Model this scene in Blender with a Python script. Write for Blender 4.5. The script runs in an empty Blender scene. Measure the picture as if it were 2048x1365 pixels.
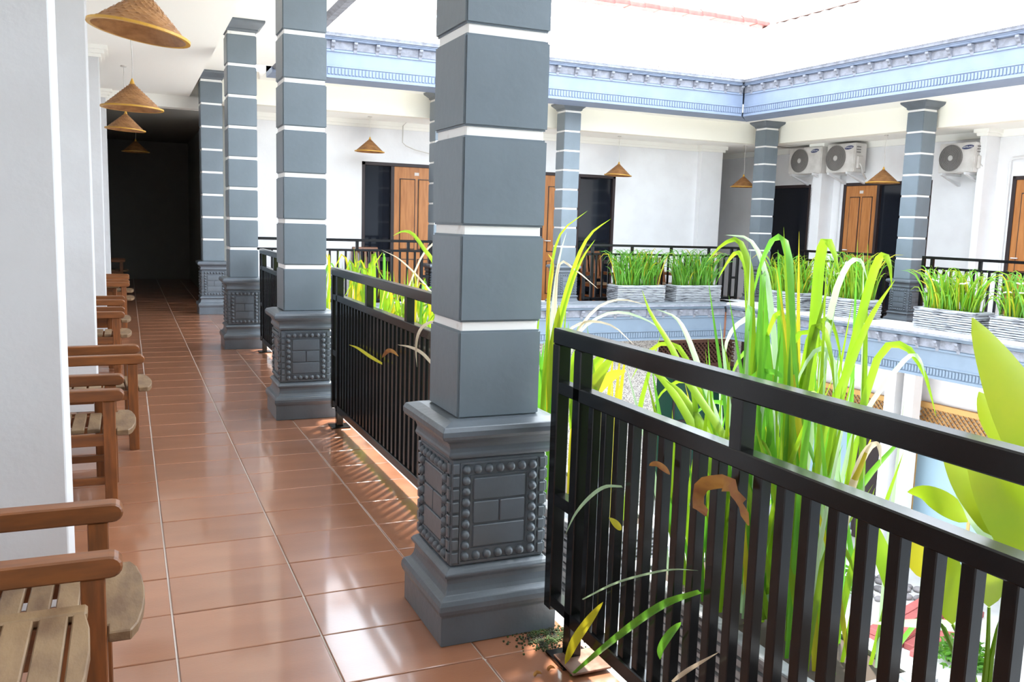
import bpy, bmesh, math, random
from mathutils import Vector, Matrix, Euler
random.seed(7)
PI = math.pi
S = bpy.context.scene
COL = S.collection
# ------------------------------------------------------------------ camera, world, sun, exposure
FPX = 1751.7                      # focal length in pixels of a 2048 px wide frame
YAW, PITCH, ROLL = (math.radians(a) for a in (23.81, -7.565, 1.72))
CAMZ = 1.22
_f = Vector((math.sin(YAW) * math.cos(PITCH), math.cos(YAW) * math.cos(PITCH), math.sin(PITCH)))
_r0 = Vector((math.cos(YAW), -math.sin(YAW), 0)); _u0 = _r0.cross(_f)
_r = _r0 * math.cos(ROLL) + _u0 * math.sin(ROLL); _u = _u0 * math.cos(ROLL) - _r0 * math.sin(ROLL)
cam_d = bpy.data.cameras.new('camera'); cam = bpy.data.objects.new('camera', cam_d); COL.objects.link(cam)
cam_d.sensor_fit = 'HORIZONTAL'; cam_d.sensor_width = 36; cam_d.lens = FPX / 2048 * 36
cam_d.clip_start = 0.05; cam_d.clip_end = 200
M4 = Matrix.Identity(4)
for i in range(3):
    M4[i][0], M4[i][1], M4[i][2] = _r[i], _u[i], -_f[i]
M4[2][3] = CAMZ
cam.matrix_world = M4
S.camera = cam
world = bpy.data.worlds.new('world'); S.world = world; world.use_nodes = True
bg = world.node_tree.nodes['Background']
bg.inputs[0].default_value = (0.80, 0.90, 1.0, 1); bg.inputs[1].default_value = 2.3
sun_d = bpy.data.lights.new('sun', 'SUN'); sun = bpy.data.objects.new('sun', sun_d); COL.objects.link(sun)
sun_d.energy = 4.2; sun_d.angle = math.radians(4.0); sun_d.color = (1.0, 0.95, 0.86)
sun.rotation_euler = Vector((-0.24, -0.30, -1.0)).to_track_quat('-Z', 'Y').to_euler()
S.view_settings.view_transform = 'Standard'; S.view_settings.look = 'None'
S.view_settings.gamma = 1; S.view_settings.use_curve_mapping = False
S.view_settings.exposure = 1.85
# ------------------------------------------------------------------ survey: where a sight line meets a plane of the place
O = Vector((0, 0, CAMZ))
def ray(px, py): return _f + _r * ((px - 1024) / FPX) - _u * ((py - 682.5) / FPX)
def onx(px, py, x): d = ray(px, py); return O + d * (x / d.x)
def ony(px, py, y): d = ray(px, py); return O + d * (y / d.y)
def onz(px, py, z=0): d = ray(px, py); return O + d * ((z - CAMZ) / d.z)
RWT = math.radians(2.5); RWO = Vector((8.30, 11.5, 0))       # the opposite wing: its eave corner and its slight skew
RWM = Matrix.Translation(RWO) @ Matrix.Rotation(RWT, 4, 'Z'); RWI = RWM.inverted()
def onb(px, py, b):
    o = RWI @ O; d = RWI.to_3x3() @ ray(px, py); return o + d * ((b - o.x) / d.x)
# ------------------------------------------------------------------ materials
MATS = {}
def mat(name, c, rough=0.6, metal=0.0, c2=None, scale=8.0, bump=0.0, bscale=40.0, spec=0.5, trans=0.0, rnd=0.0, stretch=None, lo=0.4, hi=0.65, coat=0.0):
    m = bpy.data.materials.new(name); m.use_nodes = True; nt = m.node_tree; n = nt.nodes; l = nt.links
    b = n['Principled BSDF']; b.inputs['Base Color'].default_value = (*c, 1)
    b.inputs['Roughness'].default_value = rough; b.inputs['Metallic'].default_value = metal
    b.inputs['Specular IOR Level'].default_value = spec; b.inputs['Coat Weight'].default_value = coat; b.inputs['Coat Roughness'].default_value = 0.08
    tc = n.new('ShaderNodeTexCoord'); mp = n.new('ShaderNodeMapping'); l.new(tc.outputs['Object'], mp.inputs[0])
    if stretch: mp.inputs['Scale'].default_value = stretch
    col = None
    if c2 is not None:
        t = n.new('ShaderNodeTexNoise'); t.inputs['Scale'].default_value = scale; t.inputs['Detail'].default_value = 6
        l.new(mp.outputs[0], t.inputs['Vector'])
        r = n.new('ShaderNodeValToRGB'); r.color_ramp.elements[0].position = lo; r.color_ramp.elements[1].position = hi
        r.color_ramp.elements[0].color = (*c, 1); r.color_ramp.elements[1].color = (*c2, 1)
        l.new(t.outputs[0], r.inputs[0]); col = r.outputs[0]
    if rnd:
        oi = n.new('ShaderNodeObjectInfo'); h = n.new('ShaderNodeHueSaturation')
        mr = n.new('ShaderNodeMapRange'); mr.inputs[3].default_value = 1 - rnd; mr.inputs[4].default_value = 1 + rnd
        l.new(oi.outputs['Random'], mr.inputs[0]); l.new(mr.outputs[0], h.inputs['Value'])
        if col: l.new(col, h.inputs['Color'])
        else: h.inputs['Color'].default_value = (*c, 1)
        col = h.outputs[0]
    if col: l.new(col, b.inputs['Base Color'])
    if bump:
        t2 = n.new('ShaderNodeTexNoise'); t2.inputs['Scale'].default_value = bscale; t2.inputs['Detail'].default_value = 4
        l.new(mp.outputs[0], t2.inputs['Vector'])
        bp = n.new('ShaderNodeBump'); bp.inputs['Strength'].default_value = bump; bp.inputs['Distance'].default_value = 0.01
        l.new(t2.outputs[0], bp.inputs['Height']); l.new(bp.outputs[0], b.inputs['Normal'])
    if trans:
        out = n['Material Output']; tr = n.new('ShaderNodeBsdfTranslucent'); mx = n.new('ShaderNodeMixShader')
        mx.inputs[0].default_value = trans
        if col: l.new(col, tr.inputs[0])
        else: tr.inputs[0].default_value = (*c, 1)
        l.new(b.outputs[0], mx.inputs[1]); l.new(tr.outputs[0], mx.inputs[2]); l.new(mx.outputs[0], out.inputs[0])
    MATS[name] = m
    return m
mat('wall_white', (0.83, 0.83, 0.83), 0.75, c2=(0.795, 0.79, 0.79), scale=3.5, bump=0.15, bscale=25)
mat('ceiling_cream', (0.93, 0.915, 0.85), 0.8)
mat('beam_cream', (0.90, 0.87, 0.76), 0.8)
mat('tile', (0.34, 0.142, 0.074), 0.28, c2=(0.295, 0.12, 0.062), scale=2.2, bump=0.05, bscale=60, rnd=0.07, stretch=(1, 4, 1), spec=0.6, coat=0.8)
mat('grout', (0.62, 0.55, 0.50), 0.8)
mat('paint_grey', (0.155, 0.187, 0.215), 0.36, c2=(0.136, 0.165, 0.188), scale=3, bump=0.08, bscale=30)
mat('paint_dark_grey', (0.115, 0.133, 0.155), 0.34, c2=(0.095, 0.108, 0.122), scale=5, bump=0.1, bscale=40)
mat('joint_white', (0.85, 0.83, 0.80), 0.6, c2=(0.66, 0.6, 0.55), scale=18, lo=0.62, hi=0.75)
mat('black_metal', (0.005, 0.005, 0.0055), 0.20, spec=0.4)
mat('teak', (0.21, 0.070, 0.018), 0.38, c2=(0.14, 0.048, 0.015), scale=3, stretch=(2, 14, 14), rnd=0.12)
mat('teak_leg', (0.25, 0.080, 0.020), 0.4, c2=(0.14, 0.048, 0.015), scale=3, stretch=(14, 14, 2), rnd=0.12)
mat('teak_worn', (0.225, 0.138, 0.068), 0.55, c2=(0.135, 0.072, 0.034), scale=6, stretch=(3, 1, 3), bump=0.15, rnd=0.1)
mat('bamboo', (0.44, 0.21, 0.075), 0.55, c2=(0.30, 0.13, 0.042), scale=14, stretch=(1, 1, 2.5), trans=0.12)
mat('bamboo_rim', (0.62, 0.33, 0.04), 0.4)
mat('cord_white', (0.6, 0.57, 0.52), 0.6)
mat('cornice_blue', (0.20, 0.245, 0.335), 0.6, c2=(0.18, 0.222, 0.31), scale=4)
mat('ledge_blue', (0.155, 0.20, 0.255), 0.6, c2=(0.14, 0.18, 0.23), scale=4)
mat('cornice_grey', (0.24, 0.25, 0.29), 0.7, c2=(0.17, 0.175, 0.20), scale=14, bump=0.4, bscale=60)
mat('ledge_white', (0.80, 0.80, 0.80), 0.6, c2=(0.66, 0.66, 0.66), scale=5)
mat('shaded_grey', (0.22, 0.24, 0.265), 0.6, c2=(0.175, 0.195, 0.215), scale=6)  # shaded copy of the ledge paint; shade under the eave put into the colour
mat('roof', (0.30, 0.21, 0.185), 0.7, c2=(0.34, 0.27, 0.24), scale=6)
mat('ridge', (0.20, 0.052, 0.045), 0.7, c2=(0.22, 0.09, 0.07), scale=6, rnd=0.15)
mat('door_wood', (0.50, 0.20, 0.055), 0.45, c2=(0.40, 0.145, 0.035), scale=3, stretch=(10, 10, 1.2))
mat('frame_dark', (0.028, 0.016, 0.016), 0.5)
mat('glass_dark', (0.010, 0.012, 0.018), 0.06, spec=0.5)
mat('ac_white', (0.70, 0.67, 0.63), 0.5, c2=(0.58, 0.55, 0.51), scale=6)
mat('ac_grille', (0.22, 0.205, 0.19), 0.6)
mat('ac_hub', (0.55, 0.53, 0.5), 0.5)
mat('logo_blue', (0.03, 0.04, 0.12), 0.5)
mat('steel_white', (0.75, 0.75, 0.75), 0.5)
mat('planter_stone', (0.36, 0.37, 0.39), 0.85, c2=(0.07, 0.07, 0.08), scale=4, lo=0.5, hi=0.64, bump=0.3, bscale=50, stretch=(1.6, 1.6, 16))
mat('rust', (0.24, 0.14, 0.10), 0.7, c2=(0.16, 0.07, 0.04), scale=30)
mat('wall_white_shaded', (0.68, 0.68, 0.685), 0.75, c2=(0.645, 0.64, 0.64), scale=3.5, bump=0.15, bscale=25)  # darker copy of the wall white; the veranda's dimmer light put into the colour
mat('soil', (0.05, 0.035, 0.025), 0.95)
mat('leaf_lime', (0.245, 0.40, 0.016), 0.4, c2=(0.175, 0.32, 0.013), scale=6, trans=0.42, rnd=0.18)
mat('leaf_green', (0.16, 0.42, 0.03), 0.4, c2=(0.10, 0.32, 0.03), scale=6, trans=0.38, rnd=0.22)
mat('leaf_pale', (0.40, 0.55, 0.34), 0.45, trans=0.35, rnd=0.1)
mat('leaf_yellow', (0.50, 0.44, 0.02), 0.45, trans=0.4, rnd=0.1)
mat('leaf_broad', (0.20, 0.30, 0.010), 0.35, c2=(0.26, 0.315, 0.010), scale=5, trans=0.40, rnd=0.1)
mat('leaf_deep', (0.09, 0.28, 0.03), 0.4, c2=(0.16, 0.38, 0.03), scale=9, trans=0.3, rnd=0.2)
mat('straw', (0.70, 0.60, 0.44), 0.7, trans=0.2)
mat('dead_leaf', (0.26, 0.10, 0.035), 0.7, c2=(0.48, 0.24, 0.05), scale=12, trans=0.15)
mat('petal', (0.9, 0.85, 0.8), 0.5, trans=0.3)
mat('speckled', (0.50, 0.46, 0.42), 0.9, c2=(0.20, 0.18, 0.17), scale=70, lo=0.45, hi=0.6)
mat('lattice_brown', (0.10, 0.04, 0.025), 0.6)
mat('lattice_orange', (0.50, 0.28, 0.10), 0.6, c2=(0.36, 0.18, 0.06), scale=8)
mat('beam_orange', (0.72, 0.42, 0.14), 0.6)
mat('glass_blue', (0.34, 0.47, 0.55), 0.15)
mat('glass_green', (0.01, 0.05, 0.03), 0.15)
mat('ground', (0.62, 0.60, 0.57), 0.85, c2=(0.50, 0.48, 0.46), scale=2)
mat('brick_red', (0.40, 0.10, 0.09), 0.7, rnd=0.2)
mat('pebble', (0.22, 0.20, 0.20), 0.7, rnd=0.3)
mat('moss', (0.05, 0.08, 0.02), 0.95, c2=(0.03, 0.025, 0.02), scale=30)
mat('hall_wall_shade', (0.30, 0.30, 0.27), 0.8)  # dark colour stands in for the shade inside the closed hall
# ------------------------------------------------------------------ mesh helpers
class MB:
    def __init__(s): s.v = []; s.f = []
    def add(s, vs, fs):
        o = len(s.v); s.v += [tuple(v) for v in vs]; s.f += [tuple(i + o for i in f) for f in fs]; return s
    def box(s, x0, x1, y0, y1, z0, z1, m=None):
        vs = [Vector((x, y, z)) for z in (z0, z1) for y in (y0, y1) for x in (x0, x1)]
        if m is not None: vs = [m @ v for v in vs]
        return s.add(vs, [(0, 2, 3, 1), (4, 5, 7, 6), (0, 1, 5, 4), (2, 6, 7, 3), (0, 4, 6, 2), (1, 3, 7, 5)])
    def prism(s, poly, a0, a1, axis='y'):
        """poly in the two other axes (in xyz order), extruded from a0 to a1"""
        def P(p, a): return {'x': (a, p[0], p[1]), 'y': (p[0], a, p[1]), 'z': (p[0], p[1], a)}[axis]
        n = len(poly); vs = [P(p, a0) for p in poly] + [P(p, a1) for p in poly]
        return s.add(vs, [tuple(range(n))[::-1], tuple(range(n, 2 * n))] + [(i, (i + 1) % n, n + (i + 1) % n, n + i) for i in range(n)])
    def sq(s, prof, cap=True):
        """square moulding: profile of (half width, z)"""
        vs = [(sx * h, sy * h, z) for h, z in prof for sx, sy in ((-1, -1), (1, -1), (1, 1), (-1, 1))]
        fs = [(4 * k + i, 4 * k + (i + 1) % 4, 4 * k + 4 + (i + 1) % 4, 4 * k + 4 + i) for k in range(len(prof) - 1) for i in range(4)]
        if cap: fs += [(3, 2, 1, 0), tuple(4 * (len(prof) - 1) + i for i in range(4))]
        return s.add(vs, fs)
    def lathe(s, prof, n=24, closed=False, m=None):
        vs = [Vector((r * math.cos(2 * PI * i / n), r * math.sin(2 * PI * i / n), z)) for r, z in prof for i in range(n)]
        if m is not None: vs = [m @ v for v in vs]
        K = len(prof); fs = []
        for k in range(K if closed else K - 1):
            for i in range(n):
                fs.append((n * k + i, n * k + (i + 1) % n, n * ((k + 1) % K) + (i + 1) % n, n * ((k + 1) % K) + i))
        if not closed: fs += [tuple(range(n))[::-1], tuple(n * (K - 1) + i for i in range(n))]
        return s.add(vs, fs)
    def tube(s, pts, r, n=6):
        pts = [Vector(p) for p in pts]; vs = []; up = Vector((0, 0, 1))
        for i, p in enumerate(pts):
            t = (pts[min(i + 1, len(pts) - 1)] - pts[max(i - 1, 0)]).normalized()
            a = t.cross(up if abs(t.z) < 0.9 else Vector((1, 0, 0))).normalized(); b = t.cross(a)
            rr = r[i] if isinstance(r, (list, tuple)) else r
            vs += [p + (a * math.cos(2 * PI * k / n) + b * math.sin(2 * PI * k / n)) * rr for k in range(n)]
        K = len(pts)
        fs = [(n * k + i, n * k + (i + 1) % n, n * k + n + (i + 1) % n, n * k + n + i) for k in range(K - 1) for i in range(n)]
        return s.add(vs, fs + [tuple(range(n))[::-1], tuple(n * (K - 1) + i for i in range(n))])
    def ball(s, c, r, n=8, m=5, sy=1.0):
        vs = [(c[0], c[1], c[2] + r)]
        for j in range(1, m):
            a = PI * j / m
            vs += [(c[0] + r * math.sin(a) * math.cos(2 * PI * i / n), c[1] + sy * r * math.sin(a) * math.sin(2 * PI * i / n), c[2] + r * math.cos(a)) for i in range(n)]
        vs.append((c[0], c[1], c[2] - r)); L = len(vs) - 1
        fs = [(0, 1 + i, 1 + (i + 1) % n) for i in range(n)]
        for j in range(m - 2):
            fs += [(1 + j * n + i, 1 + j * n + n + i, 1 + j * n + n + (i + 1) % n, 1 + j * n + (i + 1) % n) for i in range(n)]
        return s.add(vs, fs + [(L, 1 + (m - 2) * n + (i + 1) % n, 1 + (m - 2) * n + i) for i in range(n)])
    def mesh(s, name, material, bevel=0.0, smooth=False, seg=1):
        me = bpy.data.meshes.new(name); me.from_pydata(s.v, [], s.f); me.update()
        bm = bmesh.new(); bm.from_mesh(me)
        bmesh.ops.recalc_face_normals(bm, faces=bm.faces)
        if bevel:
            es = [e for e in bm.edges if len(e.link_faces) == 2 and e.calc_face_angle(0) > 0.5]
            bmesh.ops.bevel(bm, geom=es, offset=bevel, segments=seg, affect='EDGES', clamp_overlap=True)
        bm.to_mesh(me); bm.free()
        if smooth:
            for p in me.polygons: p.use_smooth = True
        me.materials.append(MATS[material])
        return me
    def build(s, name, material, parent=None, loc=None, rot=None, bevel=0.0, smooth=False, seg=1):
        return obj(name, s.mesh(name, material, bevel, smooth, seg), parent, loc, rot)
def obj(name, me, parent=None, loc=None, rot=None):
    o = bpy.data.objects.new(name, me); COL.objects.link(o)
    if parent is not None: o.parent = parent
    if loc is not None: o.location = loc
    if rot is not None: o.rotation_euler = rot
    return o
def tag(o, label, cat, group=None, kind=None):
    o['label'] = label
    if cat: o['category'] = cat
    if group: o['group'] = group
    if kind: o['kind'] = kind
    return o
def thing(name, label, cat, loc=(0, 0, 0), rotz=0, group=None):
    o = obj(name, None, None, loc, (0, 0, rotz)); o.empty_display_size = 0.1
    return tag(o, label, cat, group)
def struct(o, label=None):
    o['kind'] = 'structure'
    if label: o['label'] = label
    return o
def dup(root, loc=None, rot=None, label=None, parent=None):
    c = root.copy(); COL.objects.link(c); c.parent = parent
    if loc is not None: c.location = loc
    if rot is not None: c.rotation_euler = rot
    if label: c['label'] = label
    for ch in root.children: dup(ch, parent=c)
    return c
BOXES = {}
def unit_box(material, sx, sy, sz, bevel=0.0):
    """a shared box mesh centred on the origin"""
    k = (material, round(sx, 4), round(sy, 4), round(sz, 4), bevel)
    if k not in BOXES: BOXES[k] = MB().box(-sx / 2, sx / 2, -sy / 2, sy / 2, -sz / 2, sz / 2).mesh('box', material, bevel)
    return BOXES[k]
ZC, ZS = 2.70, 2.96              # veranda ceiling, eave soffit
RW = dict(loc=RWO, rot=(0, 0, RWT))
# ================================================================== THE SETTING: our veranda
fl = MB().box(-0.66, 1.2, -2.4, 18.1, -0.3, -0.006).build('floor', 'grout'); struct(fl, 'terracotta tiled veranda floor with pale grout lines')
TX = [-0.70, -0.301, 0.099, 0.499, 0.899, 1.299]; TY0, TDY = 2.4575, 0.2936
k0 = int((-0.9 - TY0) / TDY)
for i in range(5):
    x0, x1 = max(TX[i], -0.65), min(TX[i + 1], 1.2)
    tm = MB().box(-(x1 - x0) / 2 + 0.003, (x1 - x0) / 2 - 0.003, -TDY / 2 + 0.003, TDY / 2 - 0.003, -0.012, 0).mesh('tile', 'tile', 0.002)
    for k in range(k0, 46):
        obj('tile', tm, fl, ((x0 + x1) / 2, TY0 + (k + 0.5) * TDY, random.uniform(-0.0006, 0.0004)), (random.uniform(-.004, .004), random.uniform(-.004, .004), 0))
        # beyond the hall mouth the rows merge
t = MB()
for i in range(5):
    x0, x1 = max(TX[i], -0.65), min(TX[i + 1], 1.2)
    for k in range(46, 53):
        t.box(x0 + .003, x1 - .003, TY0 + k * TDY + .003, TY0 + (k + 1) * TDY - .003, -0.012, 0)
o = t.build('far_tiles', 'tile', fl); o['kind'] = 'stuff'
struct(MB().box(-0.85, -0.65, -2.4, 17.9, 0, 3.0).build('wall_left', 'wall_white_shaded'), 'white plastered veranda wall behind the wooden chairs')
PILY = [-0.13, 2.92, 5.87, 8.95, 11.98]
for i, y in enumerate(PILY):
    p = MB().box(-0.65, -0.188, y, y + 0.30, 0, ZC).build('wall_pilaster', 'wall_white_shaded', bevel=0.004); struct(p, 'white plastered pilaster standing out from the veranda wall')
    c = MB()
    for e, za, zb in ((0.02, ZC - .10, ZC - .07), (0.045, ZC - .07, ZC - .035), (0.075, ZC - .035, ZC)): c.box(-0.65, -0.188 + e, y - e, y + .30 + e, za, zb)
    c.build('crown', 'ceiling_cream', p)
cr = MB()
for e, za, zb in ((0.03, ZC - .09, ZC - .05), (0.06, ZC - .05, ZC)): cr.box(-0.65, -0.65 + e, -2.4, 17.9, za, zb)
struct(cr.build('trim_1', 'ceiling_cream'), 'cream crown moulding along the veranda ceiling')
struct(MB().box(-0.85, 0.77, -2.4, 12.05, ZC, ZC + 0.3).box(-0.85, 1.3, 12.05, 18.1, ZC, ZC + 0.3).build('ceiling', 'ceiling_cream'), 'cream plastered veranda ceiling')
struct(MB().box(0.77, 1.60, -2.4, 10.75, ZS, ZS + 0.12).build('ceiling_eave', 'ceiling_cream'), 'cream eave soffit above the grey columns')
struct(MB().box(0.745, 1.3, 10.75, 12.05, ZS, ZS + .12).build('ceiling_corner', 'ceiling_cream'))
struct(MB().box(-0.65, 1.12, 12.02, 12.22, 2.55, ZC).build('wall_lintel', 'ceiling_cream'), 'cream lintel over the mouth of the dark hall')
struct(MB().box(-0.65, 1.12, 12.22, 17.9, 2.55, 2.62).build('ceiling_hall', 'hall_wall_shade'))
struct(MB().box(-.85, 12, -2.6, -2.4, -3.2, 3.6).box(-.85, 12, -2.4, -1.2, ZS, ZS + .45).build('wall_back_blocker', 'shaded_grey'), 'unseen wall added behind the camera, darkened to dim reflections')  # unseen blocker, set close and dark to cut light on the near faces
# closed hall at the end
struct(MB().box(-0.85, 1.4, 17.9, 18.1, 0, 3.0).build('wall_end', 'hall_wall_shade'), 'dark end wall of the unlit hall')
struct(MB().box(-0.65, -0.64, 12.35, 17.9, 0, ZC).build('wall_hall_left', 'hall_wall_shade'))
struct(MB().box(1.10, 1.30, 12.75, 17.9, 0, ZC).build('wall_hall_right', 'hall_wall_shade'))
# our curb outside the railing
struct(MB().box(1.2, 1.72, -2.4, 10.8, -0.25, 0.0).box(1.66, 1.72, -2.4, 10.8, 0, 0.035).build('trim_curb', 'ledge_white', bevel=0.006), 'white painted curb outside the black railing')
struct(MB().box(-1.2, 1.62, -2.4, 10.8, -0.6, -0.3).build('floor_slab', 'cornice_blue'))
# eave fascia and roof of our wing
struct(MB().prism([(1.60, ZS), (1.64, ZS - .03), (1.70, ZS - .03), (1.70, ZS + .3), (1.76, ZS + .42), (1.76, ZS + .5), (1.60, ZS + .5)], -2.4, 10.78, 'y').build('trim_fascia', 'cornice_grey'), 'grey eave fascia of the near veranda')
struct(MB().prism([(1.80, ZS + .50), (1.80, ZS + .56), (-1.2, ZS + 2.1), (-3.5, ZS + 1.0), (-3.5, ZS + .9), (-1.2, ZS + 2.0)], -2.4, 13.2, 'y').build('roof_near', 'roof'))
# ================================================================== columns
BEAD = MB().ball((0, 0, 0), 0.0135, 10, 6).mesh('bead', 'paint_dark_grey', smooth=True)
BEADF = MB().ball((0, 0, 0), 0.0135, 6, 4).mesh('bead_far', 'paint_dark_grey', smooth=True)
PITCHZ, J0 = 0.2735, 0.928
BASE_ME = MB().sq([(.184, 0), (.184, .088), (.190, .097), (.194, .11), (.193, .125), (.186, .138), (.170, .147), (.163, .160), (.159, .178), (.160, .192), (.168, .199), (.170, .208), (.163, .217), (.152, .225)]).mesh('base_moulding', 'paint_dark_grey', 0.002)
DIE_ME = MB().sq([(.149, .225), (.149, .548)]).mesh('die', 'paint_dark_grey', 0.004)
CAPM_ME = MB().sq([(.152, .548), (.160, .553), (.163, .562), (.160, .570), (.158, .582), (.163, .596), (.174, .606), (.188, .613), (.194, .624), (.194, .638), (.188, .650), (.155, .660), (.12, .662)]).mesh('cap_moulding', 'paint_dark_grey', 0.002)
CORE_ME = MB().sq([(.120, .66), (.120, 2.875)]).mesh('shaft_core', 'joint_white', 0.004)
CAPITAL_ME = MB().sq([(.126, 2.858), (.136, 2.866), (.142, 2.876), (.140, 2.884), (.154, 2.896), (.178, 2.918), (.194, 2.932), (.199, 2.943), (.199, 2.96)]).mesh('capital', 'paint_dark_grey', 0.002)
def block_mesh(h): return MB().sq([(.129, -h / 2), (.129, h / 2)]).mesh('block', 'paint_grey', 0.006, seg=2)
BL_FIRST = block_mesh(J0 - .0125 - .66); BL = block_mesh(PITCHZ - .025)
BRW = unit_box('paint_dark_grey', .163, .012, .064, .002); BRH = unit_box('paint_dark_grey', .079, .012, .064, .002)
q = MB()
for s in (-1, 1):
    for k in range(8): q.box(s * .137 - .010, s * .137 + .010, -.008, 0, .238 + k * .038, .238 + k * .038 + .030)
QUOIN = q.mesh('quoin_strip', 'paint_dark_grey', 0.002)
FRAME = MB().box(-.124, .124, -.004, 0, .531, .537).box(-.124, .124, -.004, 0, .233, .239).box(-.124, -.119, -.004, 0, .233, .537).box(.119, .124, -.004, 0, .233, .537).box(-.092, .092, -.003, 0, .272, .276).box(-.092, .092, -.003, 0, .492, .496).box(-.092, -.088, -.003, 0, .272, .496).box(.088, .092, -.003, 0, .272, .496).mesh('panel_frame', 'paint_dark_grey')
def column(x, y, label, rz=0, detail=2, group='grey banded columns of the courtyard'):
    r = thing('column', label, 'column', (x, y, 0), rz, group)
    obj('base_moulding', BASE_ME, r); obj('pedestal', DIE_ME, r); obj('cap_moulding', CAPM_ME, r)
    obj('shaft_core', CORE_ME, r); obj('capital', CAPITAL_ME, r)
    obj('block', BL_FIRST, r, (0, 0, .66 + (J0 - .0125 - .66) / 2))
    for k in range(7): obj('block', BL, r, (0, 0, J0 + (k + .5) * PITCHZ))
    for a in range(4):
        ang = a * PI / 2; seen = a in (0, 3)          # faces towards -y and -x carry every piece singly
        pn = obj('panel', FRAME, r, (math.sin(ang) * .149, -math.cos(ang) * .149, 0), (0, 0, ang))
        obj('quoin_strip', QUOIN, pn)
        for zz in (.313, .455): obj('brick', BRW, pn, (0, 0, zz))
        for xx in (-.042, .042): obj('brick', BRH, pn, (xx, 0, .384))
        pts = [(-.1055 + .211 * i / 6, z) for i in range(7) for z in (.254, .514)] + [(s * .1055, .254 + .26 * j / 8) for j in range(1, 8) for s in (-1, 1)]
        if seen and detail == 2:
            for bx, bz in pts: obj('bead', BEAD, pn, (bx, -.003, bz))
        else:
            m = MB()
            for bx, bz in pts: m.ball((bx, -.003, bz), .0135, 6, 4)
            m.build('bead_border', 'paint_dark_grey', pn, smooth=True)
    return r
CX = 0.987
column(CX, 2.447, 'nearest and largest grey column with white joints, beside the railing with tall grass', detail=2)
column(CX, 5.502, 'second grey column from the camera, between the two near railings')
column(CX, 8.55, 'third grey column from the camera along the tiled veranda', detail=2)
column(CX, 11.63, 'last grey column of the veranda, beside the dark hall', detail=2)
column(3.95, 11.53, 'grey column of the far wing mostly hidden behind the nearest column', detail=1)
column(5.88, 11.53, 'grey column of the far wing beside the dark window and two planters', detail=1)
column(9.42, 11.5, 'grey column at the inner corner of the courtyard', detail=1)
cb = onb(1833, 400, 1.0)
column(*(RWM @ Vector((1.0 + .129, cb.y + .129, 0))).xy, 'grey column of the opposite wing beside the hanging bamboo lamp', rz=RWT, detail=1)
# ================================================================== railings
def railing(name, loc, rz, L, label, zt, zm, zb, ends=(1, 1), thick=0.045, w=0.04, group='black metal railings', pitch=0.0675, shorts=0.70, foot=True, bw=0.026):
    """runs along local +x from 0 to L"""
    r = thing(name, label, 'railing', loc, rz, group)
    MB().box(0, L, -w / 2, w / 2, zt - thick, zt).build('top_rail', 'black_metal', r, bevel=.003)
    x0 = .13 if ends[0] else 0; x1 = L - .13 if ends[1] else L
    MB().box(x0, x1, -w / 2, w / 2, zm - thick * .85, zm).build('middle_rail', 'black_metal', r, bevel=.003)
    MB().box(x0, x1, -w / 2, w / 2, zb - .03, zb + .012).build('bottom_rail', 'black_metal', r, bevel=.003)
    pm = MB().box(-w / 2, w / 2, -w / 2, w / 2, 0.0, zt - thick).mesh('post', 'black_metal', .003)
    pm2 = MB().box(-w / 2, w / 2, -w / 2, w / 2, zb - .03, zt - thick).mesh('post', 'black_metal', .003)
    cm = unit_box('black_metal', .09, w * .9, .035, .002); plate = unit_box('black_metal', .11, .11, .008, .001)
    for e, a, b in ((ends[0], .02, .15), (ends[1], L - .02, L - .15)):
        if not e: continue
        obj('post', pm2, r, (a, 0, 0)); obj('post', pm, r, (b, 0, 0))
        if foot: obj('base_plate', plate, r, (b, 0, .004))
        for zz in (zm - .02, (zm + zb) / 2 - .02, zb + .0): obj('spacer', cm, r, ((a + b) / 2, 0, zz))
    bm_ = MB().box(-bw / 2, bw / 2, -bw / 2, bw / 2, zb + .01, zm - thick * .8).mesh('baluster', 'black_metal', .002)
    a, b = x0 + .02 + .075, x1 - .02 - .05
    n = int((b - a) / pitch)
    for k in range(n + 1): obj('baluster', bm_, r, (a + k * pitch, 0, 0))
    sm = unit_box('black_metal', w * .95, w * .9, zt - zm - thick * .9, .002)
    x = x0 + shorts
    while x < x1 - .2:
        obj('short_post', sm, r, (x, 0, (zt - thick + zm) / 2)); x += shorts
    return r
railing('railing', (1.13, 2.225, 0), -PI / 2, 2.6, 'nearest black metal railing, cut by the right edge of the picture', .932, .785, .13)
railing('railing', (1.13, 5.215, 0), -PI / 2, 2.5, 'black metal railing between the nearest and the second column', .937, .785, .12, pitch=.068)
railing('railing', (1.13, 8.30, 0), -PI / 2, 2.55, 'short glimpse of black railing between second and third column', .937, .785, .12)
ZTF, ZMF, ZBF = .975, .842, .17
railing('railing', (1.25, 11.45, 0), 0, 2.57, 'black railing of the far wing in front of the orange door', ZTF, ZMF, ZBF, thick=.035, pitch=.105)
railing('railing', (6.16, 11.45, 0), 0, 2.82, 'black railing of the far wing behind the two shaded planters', ZTF, ZMF, ZBF, thick=.035, pitch=.105)
ya, yb = onb(1600, 500, 1.1).y, onb(1792, 508, 1.1).y
railing('railing', RWM @ Vector((1.1, ya, 0)), RWT - PI / 2, ya - yb, 'black railing of the opposite wing left of its column', ZTF, ZMF, ZBF, thick=.035, pitch=.105)
ya2 = onb(1846, 513, 1.1).y
railing('railing', RWM @ Vector((1.1, ya2, 0)), RWT - PI / 2, 2.6, 'black railing of the opposite wing at the right edge, right of its column', ZTF, ZMF, ZBF, thick=.035, pitch=.105)
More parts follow.
